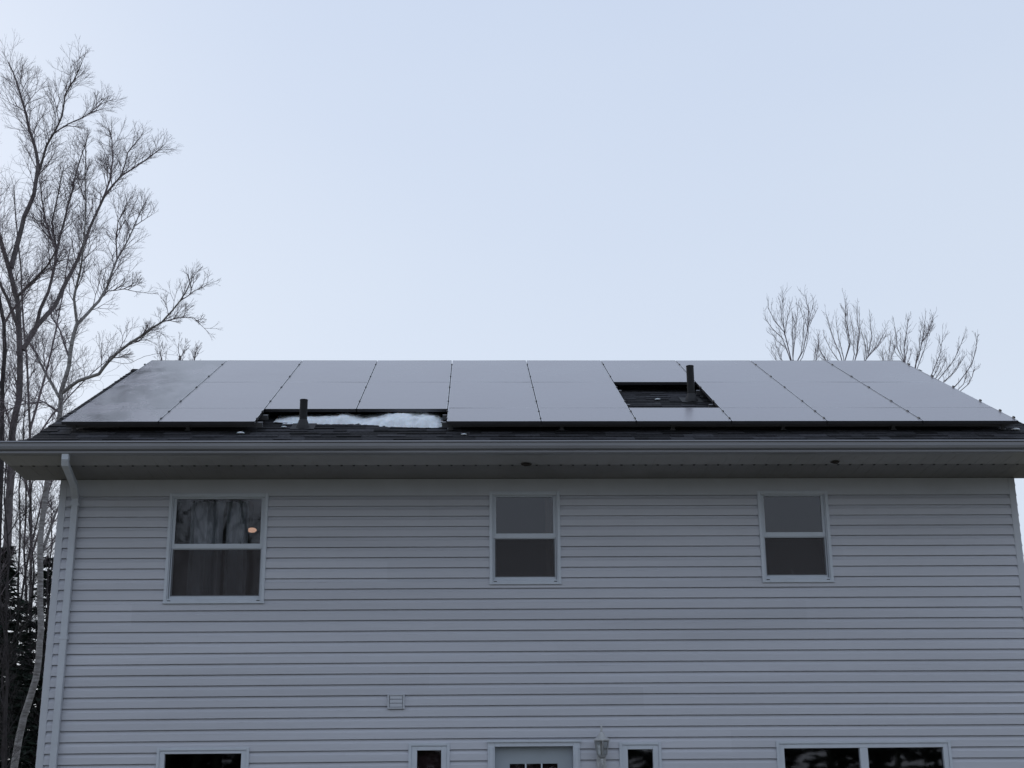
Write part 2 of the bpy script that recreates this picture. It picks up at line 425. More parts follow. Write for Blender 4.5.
# fascia, soffit with vent dots, rake boards, gutter
SZ = SZ_TOP
mb = MB(); mb.box(BX0, BX1, -1.0, -.975, SZ+.032, rz(-1.0)-.05); part(mb, 'fascia', M['soffit'])
sfz = lambda y: SZ - y*.038                     # the soffit rises a little towards the fascia
def sbox(mb, x0, x1, ya, yb, lo, hi):
    mb.hexa([(x0,ya,sfz(ya)+lo),(x1,ya,sfz(ya)+lo),(x1,yb,sfz(yb)+lo),(x0,yb,sfz(yb)+lo),(x0,ya,sfz(ya)+hi),(x1,ya,sfz(ya)+hi),(x1,yb,sfz(yb)+hi),(x0,yb,sfz(yb)+hi)])
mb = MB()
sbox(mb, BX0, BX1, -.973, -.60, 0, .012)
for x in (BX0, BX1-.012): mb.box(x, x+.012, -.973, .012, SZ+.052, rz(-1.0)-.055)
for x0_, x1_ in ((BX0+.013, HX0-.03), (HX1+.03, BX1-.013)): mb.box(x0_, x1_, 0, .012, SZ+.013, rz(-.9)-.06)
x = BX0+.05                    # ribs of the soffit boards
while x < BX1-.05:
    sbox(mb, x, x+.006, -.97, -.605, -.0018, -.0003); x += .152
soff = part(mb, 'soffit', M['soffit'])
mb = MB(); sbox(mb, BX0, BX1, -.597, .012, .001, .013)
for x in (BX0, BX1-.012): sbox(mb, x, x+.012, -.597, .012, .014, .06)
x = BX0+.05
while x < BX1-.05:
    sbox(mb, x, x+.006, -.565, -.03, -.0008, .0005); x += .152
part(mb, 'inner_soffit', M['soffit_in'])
x = BX0+.12
while x < BX1-.1:
    mb = MB(); sbox(mb, x, x+.022, -.607, -.582, -.009, -.0045); x += .131
    part(mb, 'vent_slot', M['sash_dark'], soff)
for sgn, xr_ in ((-1, RX0), (1, RX1)):
    for f, ya, yb in ((rz, EY+.35, RIDGE_Y), (rb, RIDGE_Y, BACK_Y)):
        x0_, x1_ = (xr_+.004, xr_+.026) if sgn < 0 else (xr_-.026, xr_-.004)
        mb = MB(); mb.hexa([(x0_,ya,f(ya)-.19),(x1_,ya,f(ya)-.19),(x1_,yb,f(yb)-.19),(x0_,yb,f(yb)-.19),(x0_,ya,f(ya)-.045),(x1_,ya,f(ya)-.045),(x1_,yb,f(yb)-.045),(x0_,yb,f(yb)-.045)])
        part(mb, 'rake_board', M['soffit'])
GT, GBm = 3.612+H0, 3.487+H0
gp = [(-1.004,GT),(-1.004,GBm),(-1.062,GBm),(-1.078,GBm+.010),(-1.080,GBm+.028),(-1.068,GBm+.033),(-1.100,GBm+.048),(-1.110,GBm+.074),(-1.110,GT-.018),(-1.102,GT-.016),(-1.122,GT-.010),(-1.112,GT+.006),(-1.100,GT+.004),(-1.100,GBm+.080),(-1.07,GBm+.06),(-1.06,GBm+.008),(-1.01,GBm+.008),(-1.01,GT)]
mb = MB(); mb.extrude(gp, BX0-.03, BX1+.03)
gut = part(mb, 'gutter', M['gutter'])
for x in (BX0-.032, BX1+.028):
    mb = MB(); mb.box(x, x+.004, -1.11, -1.0, GBm-.002, GT-.004); part(mb, 'gutter_end', M['gutter'], gut)
# downspout
def rect_path(mb, pts, hw, hd):
    rings = []
    for i, p in enumerate(pts):
        p = Vector(p); a = Vector(pts[max(i-1,0)]); b = Vector(pts[min(i+1,len(pts)-1)])
        d = (b-a).normalized(); n = d.cross(Vector((1,0,0))).normalized(); sd = n.cross(d).normalized()
        rings.append([p+sd*hw+n*hd, p-sd*hw+n*hd, p-sd*hw-n*hd, p+sd*hw-n*hd])
    base = len(mb.v)
    for r_ in rings: mb.v += [tuple(q) for q in r_]
    for i in range(len(rings)-1):
        for k in range(4):
            mb.f.append((base+i*4+k, base+i*4+(k+1)%4, base+i*4+4+(k+1)%4, base+i*4+4+k)); mb.c.append(None)
    mb.f.append((base,base+1,base+2,base+3)); mb.f.append(tuple(base+4*(len(rings)-1)+k for k in range(4))); mb.c += [None]*2
mb = MB(); dx = .15
rect_path(mb, [(dx+.145,-1.04,GBm+.03),(dx+.145,-1.04,GBm-.05),(dx+.14,-1.02,GBm-.09),(dx+.04,-.3,3.33+H0),(dx,-.09,3.30+H0-.04),(dx,-.062,3.22+H0),(dx,-.062,.34),(dx,-.09,.27),(dx,-.30,.14)], .036, .028)
ds = part(mb, 'downspout', M['spout'], bevel=.006)
for z in (4.75, 3.3, 1.5):
    mb = MB(); mb.box(dx-.046, dx+.046, -.094, -.02, z, z+.03)
    part(mb, 'downspout_strap', M['spout'], ds)

# ------------------------------------------------------------------ windows and door (parts of the house)
def frame_ring(mb, x0, x1, z0, z1, l, r, b, t, y0, y1):
    mb.box(x0, x0+l, y0, y1, z0, z1); mb.box(x1-r, x1, y0, y1, z0, z1)
    mb.box(x0+l, x1-r, y0, y1, z0, z0+b); mb.box(x0+l, x1-r, y0, y1, z1-t, z1)
def hung_window(key, screened=True):
    x0, x1, z0, z1 = OP[key]; z0 += H0; z1 += H0
    mb = MB(); frame_ring(mb, x0, x1, z0, z1, .034, .034, .034, .034, -.036, .02)              # face trim
    frame_ring(mb, x0+.034, x1-.034, z0+.034, z1-.034, .012, .012, .014, .012, -.026, .06)
    mb.box(x0-.004, x1+.004, -.044, -.0365, z0-.006, z0+.010)                                   # drip lip
    fr = part(mb, 'window', M['trim'], origin=((x0+x1)/2, 0, z0), bevel=.003)
    xi0, xi1, zi0, zi1 = x0+.046, x1-.046, z0+.048, z1-.046
    zm = (zi0+zi1)/2
    mb = MB(); frame_ring(mb, xi0, xi1, zm-.006, zi1, .030, .030, .052, .011, .0, .03)
    us = part(mb, 'upper_sash', M['trim'], fr, bevel=.002)
    mb = MB(); frame_ring(mb, xi0, xi1, zi0, zm+.025, .028, .028, .046, .040, .031, .058)
    part(mb, 'lower_sash', M['trim'], fr, bevel=.002)
    mb = MB(); mb.box(xi0+.030, xi1-.030, .014, .018, zm+.046, zi1-.011); part(mb, 'upper_pane', M['glass'], fr)
    mb = MB(); mb.box(xi0+.028, xi1-.028, .043, .047, zi0+.046, zm-.015); part(mb, 'lower_pane', M['glass'], fr)
    if screened:
        mb = MB(); frame_ring(mb, xi0+.004, xi1-.004, zi0+.002, zm-.002, .012, .012, .030, .012, .012, .022); part(mb, 'screen_frame', M['trim'], fr)
        mb = MB(); mb.quad((xi0+.016,.017,zi0+.032),(xi1-.016,.017,zi0+.032),(xi1-.016,.017,zm-.014),(xi0+.016,.017,zm-.014)); part(mb, 'insect_screen', M['screen'], fr)
    for xx in (xi0+.0, xi1-.035):
        mb = MB(); mb.box(xx, xx+.035, -.0385, -.034, z0+.022, z0+.030)
        part(mb, 'weep_slot', M['sash_dark'], fr)
    return fr
hung_window('a'); hung_window('b'); hung_window('c')
def fixed_window(key, panes, top=.062, side=.083, bottom=.08, blind=None, name='window'):
    x0, x1, z0, z1 = OP[key]; z0 += H0; z1 += H0
    mb = MB(); frame_ring(mb, x0, x1, z0, z1, .03, .03, .03, .028, -.038, .02)
    frame_ring(mb, x0+.03, x1-.03, z0+.03, z1-.034, side-.03, side-.03, bottom-.03, top-.034, -.028, .05)
    mb.box(x0+.012, x1-.012, -.034, .0, z1-.034, z1-.028)
    w = (x1-x0-2*side); mul = .085
    xs = [(x0+side, x1-side)] if panes == 1 else [(x0+side, (x0+x1)/2-mul/2), ((x0+x1)/2+mul/2, x1-side)]
    if panes == 2: mb.box((x0+x1)/2-mul/2, (x0+x1)/2+mul/2, -.026, .05, z0+bottom, z1-top)
    fr = part(mb, name, M['trim'], origin=((x0+x1)/2, 0, z0), bevel=.003)
    for a, b in xs:
        mb = MB(); mb.box(a, b, .015, .019, z0+bottom, z1-top); part(mb, 'pane', M['glass'], fr)
    return fr
fixed_window('d', 1); fixed_window('e', 1, top=.075, side=.09, name='side_window'); fixed_window('g', 1, top=.075, side=.09, name='side_window'); fixed_window('h', 2, top=.075)
# door
x0, x1, z0, z1 = OP['door']; z1 += H0; z0 = .1
mb = MB()
for a, b in ((x0, x0+.075), (x1-.075, x1)):
    mb.box(a, b, -.040, .10, z0, z1-.0); 
    mb.box(a+.018, b-.018, -.048, -.0405, z0, z1-.06)
mb.box(x0+.075, x1-.075, -.040, .10, z1-.052, z1)
mb.box(x0-.012, x1+.012, -.056, -.0405, z1-.010, z1+.012)
df = part(mb, 'door_frame', M['trim'], origin=((x0+x1)/2,0,z0), bevel=.004)
ix0, ix1, iz1 = x0+.077, x1-.077, z1-.054
door = MB()
lx0, lx1, lz1, lz0 = 4.905, 5.412, z1-.225, 1.15
door.box(ix0, lx0, .05, .09, z0+.02, iz1); door.box(lx1, ix1, .05, .09, z0+.02, iz1)
door.box(lx0, lx1, .05, .09, lz1, iz1); door.box(lx0, lx1, .05, .09, z0+.02, lz0)
for k in range(2): door.box(lx0+.03+k*.24, lx0+.22+k*.24, .044, .0495, .3, .95)
dd = part(door, 'door', M['door'], origin=((ix0+ix1)/2,.07,z0))
mb = MB()
for k in (1, 2): xx = lx0+(lx1-lx0)*k/3; mb.box(xx-.008, xx+.008, .046, .0515, lz0, lz1)
for k in (1, 2): z_ = lz0+(lz1-lz0)*k/3; mb.box(lx0, lx1, .0465, .052, z_-.008, z_+.008)
part(mb, 'muntin', M['trim'], dd)
mb = MB(); mb.box(lx0, lx1, .060, .064, lz0, lz1); part(mb, 'door_pane', M['glass'], dd)
mb = MB(); mb.lathe([(.012,0),(.03,.012),(.028,.03),(.01,.04)], 0, 0, 12)
mb.v = [(ix1-.06+x, .05-z, 1.08+y) for x,y,z in mb.v]; part(mb, 'door_knob', M['alu'], dd, smooth=True)
mb = MB(); mb.box(ix0, ix1, -.06, .10, .1, .119); part(mb, 'threshold', M['alu'], df)
mb = MB(); mb.box(x0-.3, x1+.3, -1.1, -.05, -.02, .09); part(mb, 'door_step', M['concrete'], bevel=.01)
# dark blinds hung behind the small door lights and the narrow windows
def hanging(name, label, cat, x0, x1, y, z0, z1, m, folds=0, amp=.02, grp=None):
    mb = MB(); n = max(2, int((x1-x0)*60)) if folds else 1
    def yy(u): return y + amp*math.sin(u*folds*2*PI + 1.3*math.sin(u*9)) + amp*.4*math.sin(u*folds*5.1)
    for k in range(n):
        a, b = k/n, (k+1)/n
        mb.quad((x0+(x1-x0)*a,yy(a),z0),(x0+(x1-x0)*b,yy(b),z0),(x0+(x1-x0)*b,yy(b),z1),(x0+(x1-x0)*a,yy(a),z1))
    o = mb.build(name, m, smooth=bool(folds), origin=((x0+x1)/2,y,z0))
    return tag(o, label, cat, grp)
hanging('blind', 'reddish brown blind behind the small glass lights of the front door', 'blind', lx0-.02, lx1+.02, .105, lz0-.05, lz1+.03, M['brown'])
hanging('blind', 'dark brown blind behind the narrow window left of the door', 'blind', 3.92, 4.19, .10, .7, 2.15, M['brown'])
hanging('curtain', 'pale sheer curtain hanging in folds on the left side inside the widest upstairs window', 'curtain', 1.36, 1.72, .24, 2.95+.8, 4.86, M['curtain'], 4, .03)
hanging('curtain', 'pale sheer curtain hanging in folds on the right side inside the widest upstairs window', 'curtain', 1.76, 2.0, .25, 2.95+.8, 4.86, M['curtain'], 3, .03)
hanging('curtain', 'narrow beige curtain edge at the right inside the middle upstairs window', 'curtain', 5.33, 5.41, .2, 3.85, 4.88, M['curtain2'], 2, .01)
# small things on sills
mb = MB(); mb.lathe([(.012,0),(.018,.01),(.013,.03),(.016,.045),(.010,.06),(.002,.066)], 8.06, .10, 10); 
tag(mb.build('ornament', M['ornament'], origin=(8.06,.10,2.36+H0), smooth=True), 'tiny pale ornament standing on the sill of the right upstairs window', 'ornament')
bpy.data.objects['ornament'].location = (8.06, .10, 2.37+H0)
me = bpy.data.objects['ornament'].data
for v in me.vertices: v.co.z += 2.36+H0
# lamp seen lit through the left upstairs window
lamp = empty('ceiling_lamp', tuple(at(252, 530, 1.3)))
tag(lamp, 'small warm glowing lamp inside the widest upstairs window', 'lamp')
L = world_loc(lamp)
em = bpy.data.materials.new('warm_bulb'); em.use_nodes = True
eb = em.node_tree.nodes['Principled BSDF']; eb.inputs['Base Color'].default_value = (.9,.6,.4,1)
eb.inputs['Emission Color'].default_value = (1,.60,.38,1); eb.inputs['Emission Strength'].default_value = .85
mb = MB(); mb.lathe([(.01,L.z-.030),(.034,L.z-.025),(.052,L.z-.010),(.056,L.z),(.050,L.z+.012),(.034,L.z+.022),(.012,L.z+.027)], L.x, L.y, 16); mb.build('lamp_shade', em, lamp, smooth=True)
mb = MB(); mb.tube([(L.x,L.y,L.z+.02),(L.x,L.y,SZ_TOP-.03)], .006, 6); mb.build('stem', M['alu'], lamp)

# exhaust hood on the wall
vh = MB(); x0, x1, z0, z1 = 3.608, 3.791, .955+H0, 1.112+H0
frame_ring(vh, x0, x1, z0, z1, .018, .018, .016, .018, -.045, .0)
vh.box(x0+.019, x1-.019, -.026, .0, z0+.017, z1-.019)
vho = part(vh, 'exhaust_vent', M['post'], origin=((x0+x1)/2,0,z0), bevel=.003)
for k in range(3):
    mb = MB(); z_ = z0+.022+k*.041
    mb.hexa([(x0+.026,-.040,z_),(x1-.026,-.040,z_),(x1-.026,-.0262,z_+.004),(x0+.026,-.0262,z_+.004),(x0+.026,-.036,z_+.034),(x1-.026,-.036,z_+.034),(x1-.026,-.0262,z_+.038),(x0+.026,-.0262,z_+.038)])
    part(mb, 'louvre', M['post'], vho)
# plumbing stacks through the roof
def stack(x, s, h, r):
    p = roof_pt(x, s, 0)
    mb = MB(); mb.lathe([(r,p.z-.05),(r,p.z+h-.012),(r*1.05,p.z+h-.010),(r*1.05,p.z+h),(r*.8,p.z+h),(r*.8,p.z+h-.05)], p.x, p.y, 20)
    o = part(mb, 'vent_pipe', M['rubber'], roof_ob, smooth=False)
    mb = MB(); a = [roof_pt(x+dx_, s+ds_, h_) for h_ in (.006,.014) for dx_, ds_ in ((-.13,-.10),(.13,-.10),(.13,.2),(-.13,.2))]
    mb.hexa(a)
    mb.lathe([(r*1.9,p.z-.02),(r*1.7,p.z+.02),(r*1.35,p.z+.06),(r*1.12,p.z+.09),(r*1.02,p.z+.095)], p.x, p.y, 20)
    part(mb, 'pipe_flashing', M['flash'], roof_ob)
stack(2.645, .32, .325, .043)
stack(7.19, 1.90, .455, .046)

# ------------------------------------------------------------------ solar panels on their rails
ROWS = [(.035, .7985), (.800, 2.5235), (2.525, 4.275)]
X0A, CW = .098, 1.0415
XB = [.098, 1.136, 2.172, 3.206, 4.236, 5.262, 6.298, 7.340, 8.386, 9.44, 10.50]
def colx(c):
    return XB[c], XB[c+1] - .010
ordn = ['first', 'second', 'third', 'fourth', 'fifth', 'sixth', 'seventh', 'eighth', 'ninth', 'tenth']
AH = RO*CS                    # height of the glass above the shingles, square to the roof
def make_panel(x0, x1, s0, s1, label, gm='solar'):
    org = roof_pt((x0+x1)/2, s0, AH)
    e = empty('solar_panel', tuple(org)); tag(e, label, 'solar panel', 'solar panels covering the front roof slope')
    P = lambda x, s, h: tuple(roof_pt(x, s, AH+h))
    mb = MB(); lip = .007
    def bar(xa, xb, sa, sb, ha, hb):
        mb.hexa([P(xa,sa,ha),P(xb,sa,ha),P(xb,sb,ha),P(xa,sb,ha),P(xa,sa,hb),P(xb,sa,hb),P(xb,sb,hb),P(xa,sb,hb)])
    bar(x0,x0+lip,s0,s1,-.035,.0015); bar(x1-lip,x1,s0,s1,-.035,.0015)
    bar(x0+lip,x1-lip,s0,s0+.004,-.035,.0006); bar(x0+lip,x1-lip,s1-.004,s1,-.035,.0006)
    fo = mb.build('frame', M['frame'], e); fo.data.materials.append(M['lip'])
    nn = Vector((0,-SN,CS))
    for pl in list(fo.data.polygons):
        if pl.normal.dot(nn) > .9: pl.material_index = 1
    mb = MB(); jt = random.uniform(-.0013,.0013)
    mb.hexa([P(x0+lip,s0+.004,-.006),P(x1-lip,s0+.004,-.006),P(x1-lip,s1-.004,-.006),P(x0+lip,s1-.004,-.006),P(x0+lip,s0+.004,-jt),P(x1-lip,s0+.004,jt),P(x1-lip,s1-.004,jt),P(x0+lip,s1-.004,-jt)])
    mb.build('glass', M[gm], e)
for r_, (s0, s1) in enumerate(ROWS):
    for c in range(10):
        if r_ == 0 and c in (2, 3): continue
        if r_ == 1 and c == 6: continue
        a, b = colx(c)
        ss0, ss1 = s0, s1
        if r_ == 1 and c in (2, 3): ss0 = .745
        pos = ordn[c] + ' from the left'
        if c == 0: pos = 'leftmost'
        if c == 9: pos = 'rightmost'
        if r_ == 2: lb = f'solar panel in the top row under the ridge, {pos} of ten'
        elif r_ == 1:
            lb = f'tall solar panel in the middle row, {pos}' + (' of the ten columns' if c not in (0, 9) else '')
            if c in (2, 3): lb = f'solar panel directly above the {"left" if c==2 else "right"} half of the notch with melting snow'
            if c == 5: lb = 'solar panel in the middle row just left of the square roof hole'
            if c == 7: lb = 'solar panel in the middle row just right of the square roof hole'
        else:
            lb = f'short solar panel in the bottom row, {pos}' + (' column' if c not in (0, 9) else '')
            if c == 6: lb = 'short solar panel in the bottom row just below the square roof hole'
        make_panel(a, b, ss0, ss1, lb, 'solar_patchy' if c == 0 else 'solar')
# rails: each runs across the columns it carries; clamps sit on it at the seams
RAILS = [(.18, 0, 2), (.58, 0, 2), (.18, 4, 10), (.58, 4, 10), (1.2, 0, 6), (1.2, 7, 10), (2.13, 0, 6), (2.13, 7, 10), (2.93, 0, 10), (3.9, 0, 10)]
names = {(.18,0):'lowest mounting rail under the two bottom left solar panels', (.58,0):'second mounting rail under the two bottom left solar panels',
 (.18,4):'lowest mounting rail under the bottom panels right of the snow notch', (.58,4):'second mounting rail under the bottom panels right of the snow notch',
 (1.2,0):'lower rail of the middle row left of the square roof hole', (1.2,7):'lower rail of the middle row right of the square roof hole',
 (2.13,0):'upper rail of the middle row left of the square roof hole', (2.13,7):'upper rail of the middle row right of the square roof hole',
 (2.93,0):'full length rail under the lower half of the top panel row', (3.9,0):'full length rail just under the ridge carrying the top panel row'}
for s, c0, c1 in RAILS:
    xa = XB[c0] - (.0 if c0 == 0 else .07) + .012; xb = XB[c1] + (.012 if c1 == 10 else .055)
    e = empty('mounting_rail', tuple(roof_pt(xa, s, .05))); tag(e, names[(s, c0)], 'rail', 'rails holding the solar panels')
    mb = MB(); P = lambda x, s_, h: tuple(roof_pt(x, s_, h))
    ha, hb = .045, AH-.037
    mb.hexa([P(xa,s-.02,ha),P(xb,s-.02,ha),P(xb,s+.02,ha),P(xa,s+.02,ha),P(xa,s-.02,hb),P(xb,s-.02,hb),P(xb,s+.02,hb),P(xa,s+.02,hb)])
    mb.build('rail_bar', M['alu'], e)
    x = xa+.06
    while x < xb:
        mb = MB(); mb.hexa([P(x,s-.05,.014),P(x+.06,s-.05,.014),P(x+.06,s+.05,.014),P(x,s+.05,.014),P(x,s-.05,.022),P(x+.06,s-.05,.022),P(x+.06,s+.05,.022),P(x,s+.05,.022)])
        mb.hexa([P(x+.01,s-.032,.022),P(x+.05,s-.032,.022),P(x+.05,s-.022,.022),P(x+.01,s-.022,.022),P(x+.01,s-.032,.10),P(x+.05,s-.032,.10),P(x+.05,s-.022,.10),P(x+.01,s-.022,.10)])
        mb.build('foot', M['alu'], e); x += 1.22
    for c in range(c0, c1+1):
        xs_ = XB[c] - .005
        if c == c0 == 0: xs_ = X0A-.008
        if s < .7 and c == 10 and False: continue
        big = (c == 10)
        mb = MB(); w = .009
        a_, b_ = AH+.002, AH+(.012 if not big else .020)
        mb.hexa([P(xs_-w,s-.028,a_),P(xs_+w,s-.028,a_),P(xs_+w,s+.028,a_),P(xs_-w,s+.028,a_),P(xs_-w*.7,s-.022,b_),P(xs_+w*.7,s-.022,b_),P(xs_+w*.7,s+.022,b_),P(xs_-w*.7,s+.022,b_)])
        mb.hexa([P(xs_-.006,s-.01,hb),P(xs_+.006,s-.01,hb),P(xs_+.006,s+.01,hb),P(xs_-.006,s+.01,hb),P(xs_-.006,s-.01,a_),P(xs_+.006,s-.01,a_),P(xs_+.006,s+.01,a_),P(xs_-.006,s+.01,a_)])
        mb.build('clamp', M['clamp'], e)

# ------------------------------------------------------------------ snow left in the notch
def lerp_tab(t, x):
    for (a, va), (b, vb) in zip(t[:-1], t[1:]):
        if a <= x <= b: return va + (vb-va)*(x-a)/(b-a)
    return t[0][1] if x < t[0][0] else t[-1][1]
hm = [(2.28,0),(2.36,.028),(2.55,.05),(2.72,.045),(2.95,.072),(3.05,.078),(3.16,.05),(3.28,.022),(3.4,.05),(3.55,.085),(3.75,.092),(4.0,.085),(4.07,.075),(4.13,.045),(4.17,0)]
sf = [(2.28,.60),(2.4,.54),(2.9,.52),(3.2,.53),(3.38,.48),(3.6,.38),(3.85,.30),(4.1,.27),(4.17,.30)]
mb = MB(); NX, NS = 110, 44; idx = {}
for i in range(NX+1):
    for j in range(NS+1):
        x = 2.28+1.90*i/NX; s = .22+.85*j/NS
        d = s - lerp_tab(sf, x) - .035*noise.noise(Vector((x*7, 3, 0))) - .045*noise.noise(Vector((x*23, 8, 0)))
        h = .82*lerp_tab(hm, x)*(1-math.exp(-max(d, 0)/.045))*(.85+.55*noise.noise(Vector((x*6, s*8, 1.7)))+.22*noise.noise(Vector((x*19, s*17, 4)))) + .008*noise.noise(Vector((x*34, s*34, 5)))
        if s > .9: h *= max(0, (1.07-s)/.17)
        if d <= 0: h = -.004
        idx[i, j] = (len(mb.v), h); mb.v.append(tuple(roof_pt(x, s, h+.004)))
for i in range(NX):
    for j in range(NS):
        q = [idx[i,j], idx[i+1,j], idx[i+1,j+1], idx[i,j+1]]
        if max(k[1] for k in q) > 0: mb.f.append(tuple(k[0] for k in q)); mb.c.append(None)
org = roof_pt(3.2, .5, 0)
tag(mb.build('snow_patch', M['snow'], smooth=True, origin=tuple(org)), 'lumpy strip of leftover white snow on the shingles below the notched solar panels', 'snow')
def crumb(x, s, r, label):
    mb = MB(); p = roof_pt(x, s, .014)
    mb.lathe([(r*.5,p.z-.004),(r,p.z+.001),(r*.8,p.z+r*.35),(r*.3,p.z+r*.5)], p.x, p.y, 9, 1.3, .8)
    tag(mb.build('snow_crumb', M['snow'], smooth=True, origin=tuple(p)), label, 'snow')
crumb(2.44, .30, .028, 'small white snow crumb on the shingles left of the short vent pipe')
crumb(2.02, -.02, .035, 'tiny snow crumb on the shingles under the second bottom left panel')
crumb(6.78, 1.95, .03, 'single snow crumb on the shingles inside the square roof hole')
crumb(4.42, -.10, .025, 'tiny snow crumb on the shingles just above the gutter near the centre')
crumb(10.5, .12, .04, 'snow crumb on the shingles at the bottom right corner of the roof')

# lumps stuck under the soffit
def lump(px, py, w, label):
    d = cR*(px-512)+cU*(384-py)+fw*F; p = cam_loc + d*((SZ+.03-cam_loc.z)/d.z); zs = sfz(p.y)
    mb = MB(); rn = random.Random(px)
    prof_ = [(w*.5, zs-.002), (w*.95, zs-.007), (w*.85, zs-.014), (w*.6, zs-.019), (w*.2, zs-.022)]
    mb.lathe(prof_, p.x, p.y, 14)
    mb.v = [(x+rn.uniform(-.008,.008), y+rn.uniform(-.008,.008), min(z+rn.uniform(-.005,.004), zs-.002)) for x, y, z in mb.v]
    tag(mb.build('nest', M['nest'], origin=(p.x,p.y,zs)), label, 'nest')
lump(526, 463, .062, 'dark ragged nest lump stuck under the soffit above the middle upstairs window')
lump(835, 461, .05, 'fainter dark nest lump under the soffit above the right upstairs window')

# ------------------------------------------------------------------ wall lantern
lx, ly = 5.868, -.15
zt_ = lambda py: H0 + lerp_tab([(727,.752),(768,.332)][::1], py)
lan = empty('wall_lantern', (lx, 0, .30+H0)); tag(lan, 'white painted coach lantern on the siding between the door and the right narrow window', 'lantern')
Z = lambda v: v+H0
mb = MB(); mb.lathe([(.006,Z(.778)),(.009,Z(.750)),(.014,Z(.738)),(.008,Z(.726)),(.015,Z(.706)),(.008,Z(.695))], lx, ly, 10); mb.build('finial', M['lampmetal'], lan, smooth=True)
mb = MB(); mb.lathe([(.008,Z(.70)),(.022,Z(.692)),(.035,Z(.670)),(.050,Z(.648)),(.072,Z(.632)),(.090,Z(.618)),(.090,Z(.608)),(.07,Z(.606))][::-1], lx, ly, 8); mb.build('lantern_cap', M['lampmetal'], lan)
mb = MB()
for k in range(6):
    t = 2*PI*(k+.5)/6; c_, s_ = math.cos(t), math.sin(t)
    mb.tube([(lx+c_*.080,ly+s_*.080,Z(.607)),(lx+c_*.054,ly+s_*.054,Z(.462))], .0065, 5)
mb.lathe([(.084,Z(.612)),(.086,Z(.600)),(.076,Z(.598))][::-1], lx, ly, 6)
mb.lathe([(.020,Z(.425)),(.044,Z(.445)),(.050,Z(.462)),(.044,Z(.466))], lx, ly, 6)
mb.build('cage', M['cage'], lan)
mb = MB(); mb.lathe([(.050,Z(.464)),(.075,Z(.606))], lx, ly, 6); mb.build('lantern_glass', M['lampglass'], lan)
mb = MB(); mb.lathe([(.016,Z(.468)),(.016,Z(.53)),(.012,Z(.535)),(.022,Z(.56)),(.012,Z(.59))], lx, ly, 10); mb.build('bulb', M['ornament'], lan, smooth=True)
mb = MB()
mb.lathe([(.006,Z(.385)),(.014,Z(.395)),(.010,Z(.405)),(.022,Z(.426))], lx, ly, 10)
mb.tube([(lx, ly, Z(.40)),(lx, ly-.02, Z(.375)),(lx, ly-.005, Z(.345)),(lx, ly+.05, Z(.335)),(lx, ly+.10, Z(.36)),(lx, -.03, Z(.40))], .010, 8)
for sg in (-1, 1):
    mb.tube([(lx+sg*(.012+.028*math.sin(a_)), ly+.01, Z(.385)-.025+.03*math.cos(a_)) for a_ in [k*.5 for k in range(8)]], .006, 6)
mb.build('scroll_arm', M['lampmetal'], lan, smooth=True)
mb = MB(); prof_ = [(.0,.30),(.042,.315),(.05,.36),(.05,.43),(.038,.47),(.0,.485)]
pts = [(x,z) for x,z in prof_]+[(-x,z) for x,z in prof_[1:-1]][::-1]
n0 = len(mb.v); mb.v = [(lx+x,-.022,Z(z)) for x,z in pts]+[(lx+x,-.042,Z(z)) for x,z in pts]; kk = len(pts)
mb.f = [tuple(range(kk)), tuple(range(kk,2*kk))[::-1]]+[(i,(i+1)%kk,kk+(i+1)%kk,kk+i) for i in range(kk)]; mb.c = [None]*len(mb.f)
mb.build('back_plate', M['lampmetal'], lan)

# ------------------------------------------------------------------ trees
rt_ = random.Random(21)
def rnd_perp(d, r):
    a = d.orthogonal().normalized(); b = d.cross(a); t = r.uniform(0, 2*PI)
    return a*math.cos(t)+b*math.sin(t)
def grow(mb, p, d, L, r, lev, rn, upk=.25, spread=(.45,.85), dens=1.0):
    n = 4 if lev > 0 else 3
    pts = [Vector(p)]; d = d.normalized()
    for k in range(n):
        d = (d + rnd_perp(d, rn)*rn.uniform(.08,.34) + Vector((0,0,upk*.35))).normalized()
        pts.append(pts[-1] + d*(L/n))
    rad = [max(r*(1-.75*k/n), .0026) for k in range(n+1)]
    mb.tube(pts, rad, 4 if lev > 1 else 3, cap=False)
    if lev <= 0: return
    cnt = max(2, int(dens*(3.2+L*1.6) + rn.random()))
    for c in range(cnt):
        t = rn.uniform(.22, 1.0) if c else 1.0
        i = min(int(t*n), n-1); q = pts[i].lerp(pts[i+1], t*n-i)
        dd_ = (pts[i+1]-pts[i]).normalized()
        a = rn.uniform(*spread)*(.45 if t == 1.0 else 1)
        nd = (dd_*math.cos(a)+rnd_perp(dd_, rn)*math.sin(a)).normalized()
        nd = (nd+Vector((0,0,upk*.6))).normalized()
        grow(mb, q, nd, L*rn.uniform(.42,.72)*(1.1-.45*t), r*.5*(1.1-.4*t), lev-1, rn, upk, spread, dens)
from mathutils import kdtree
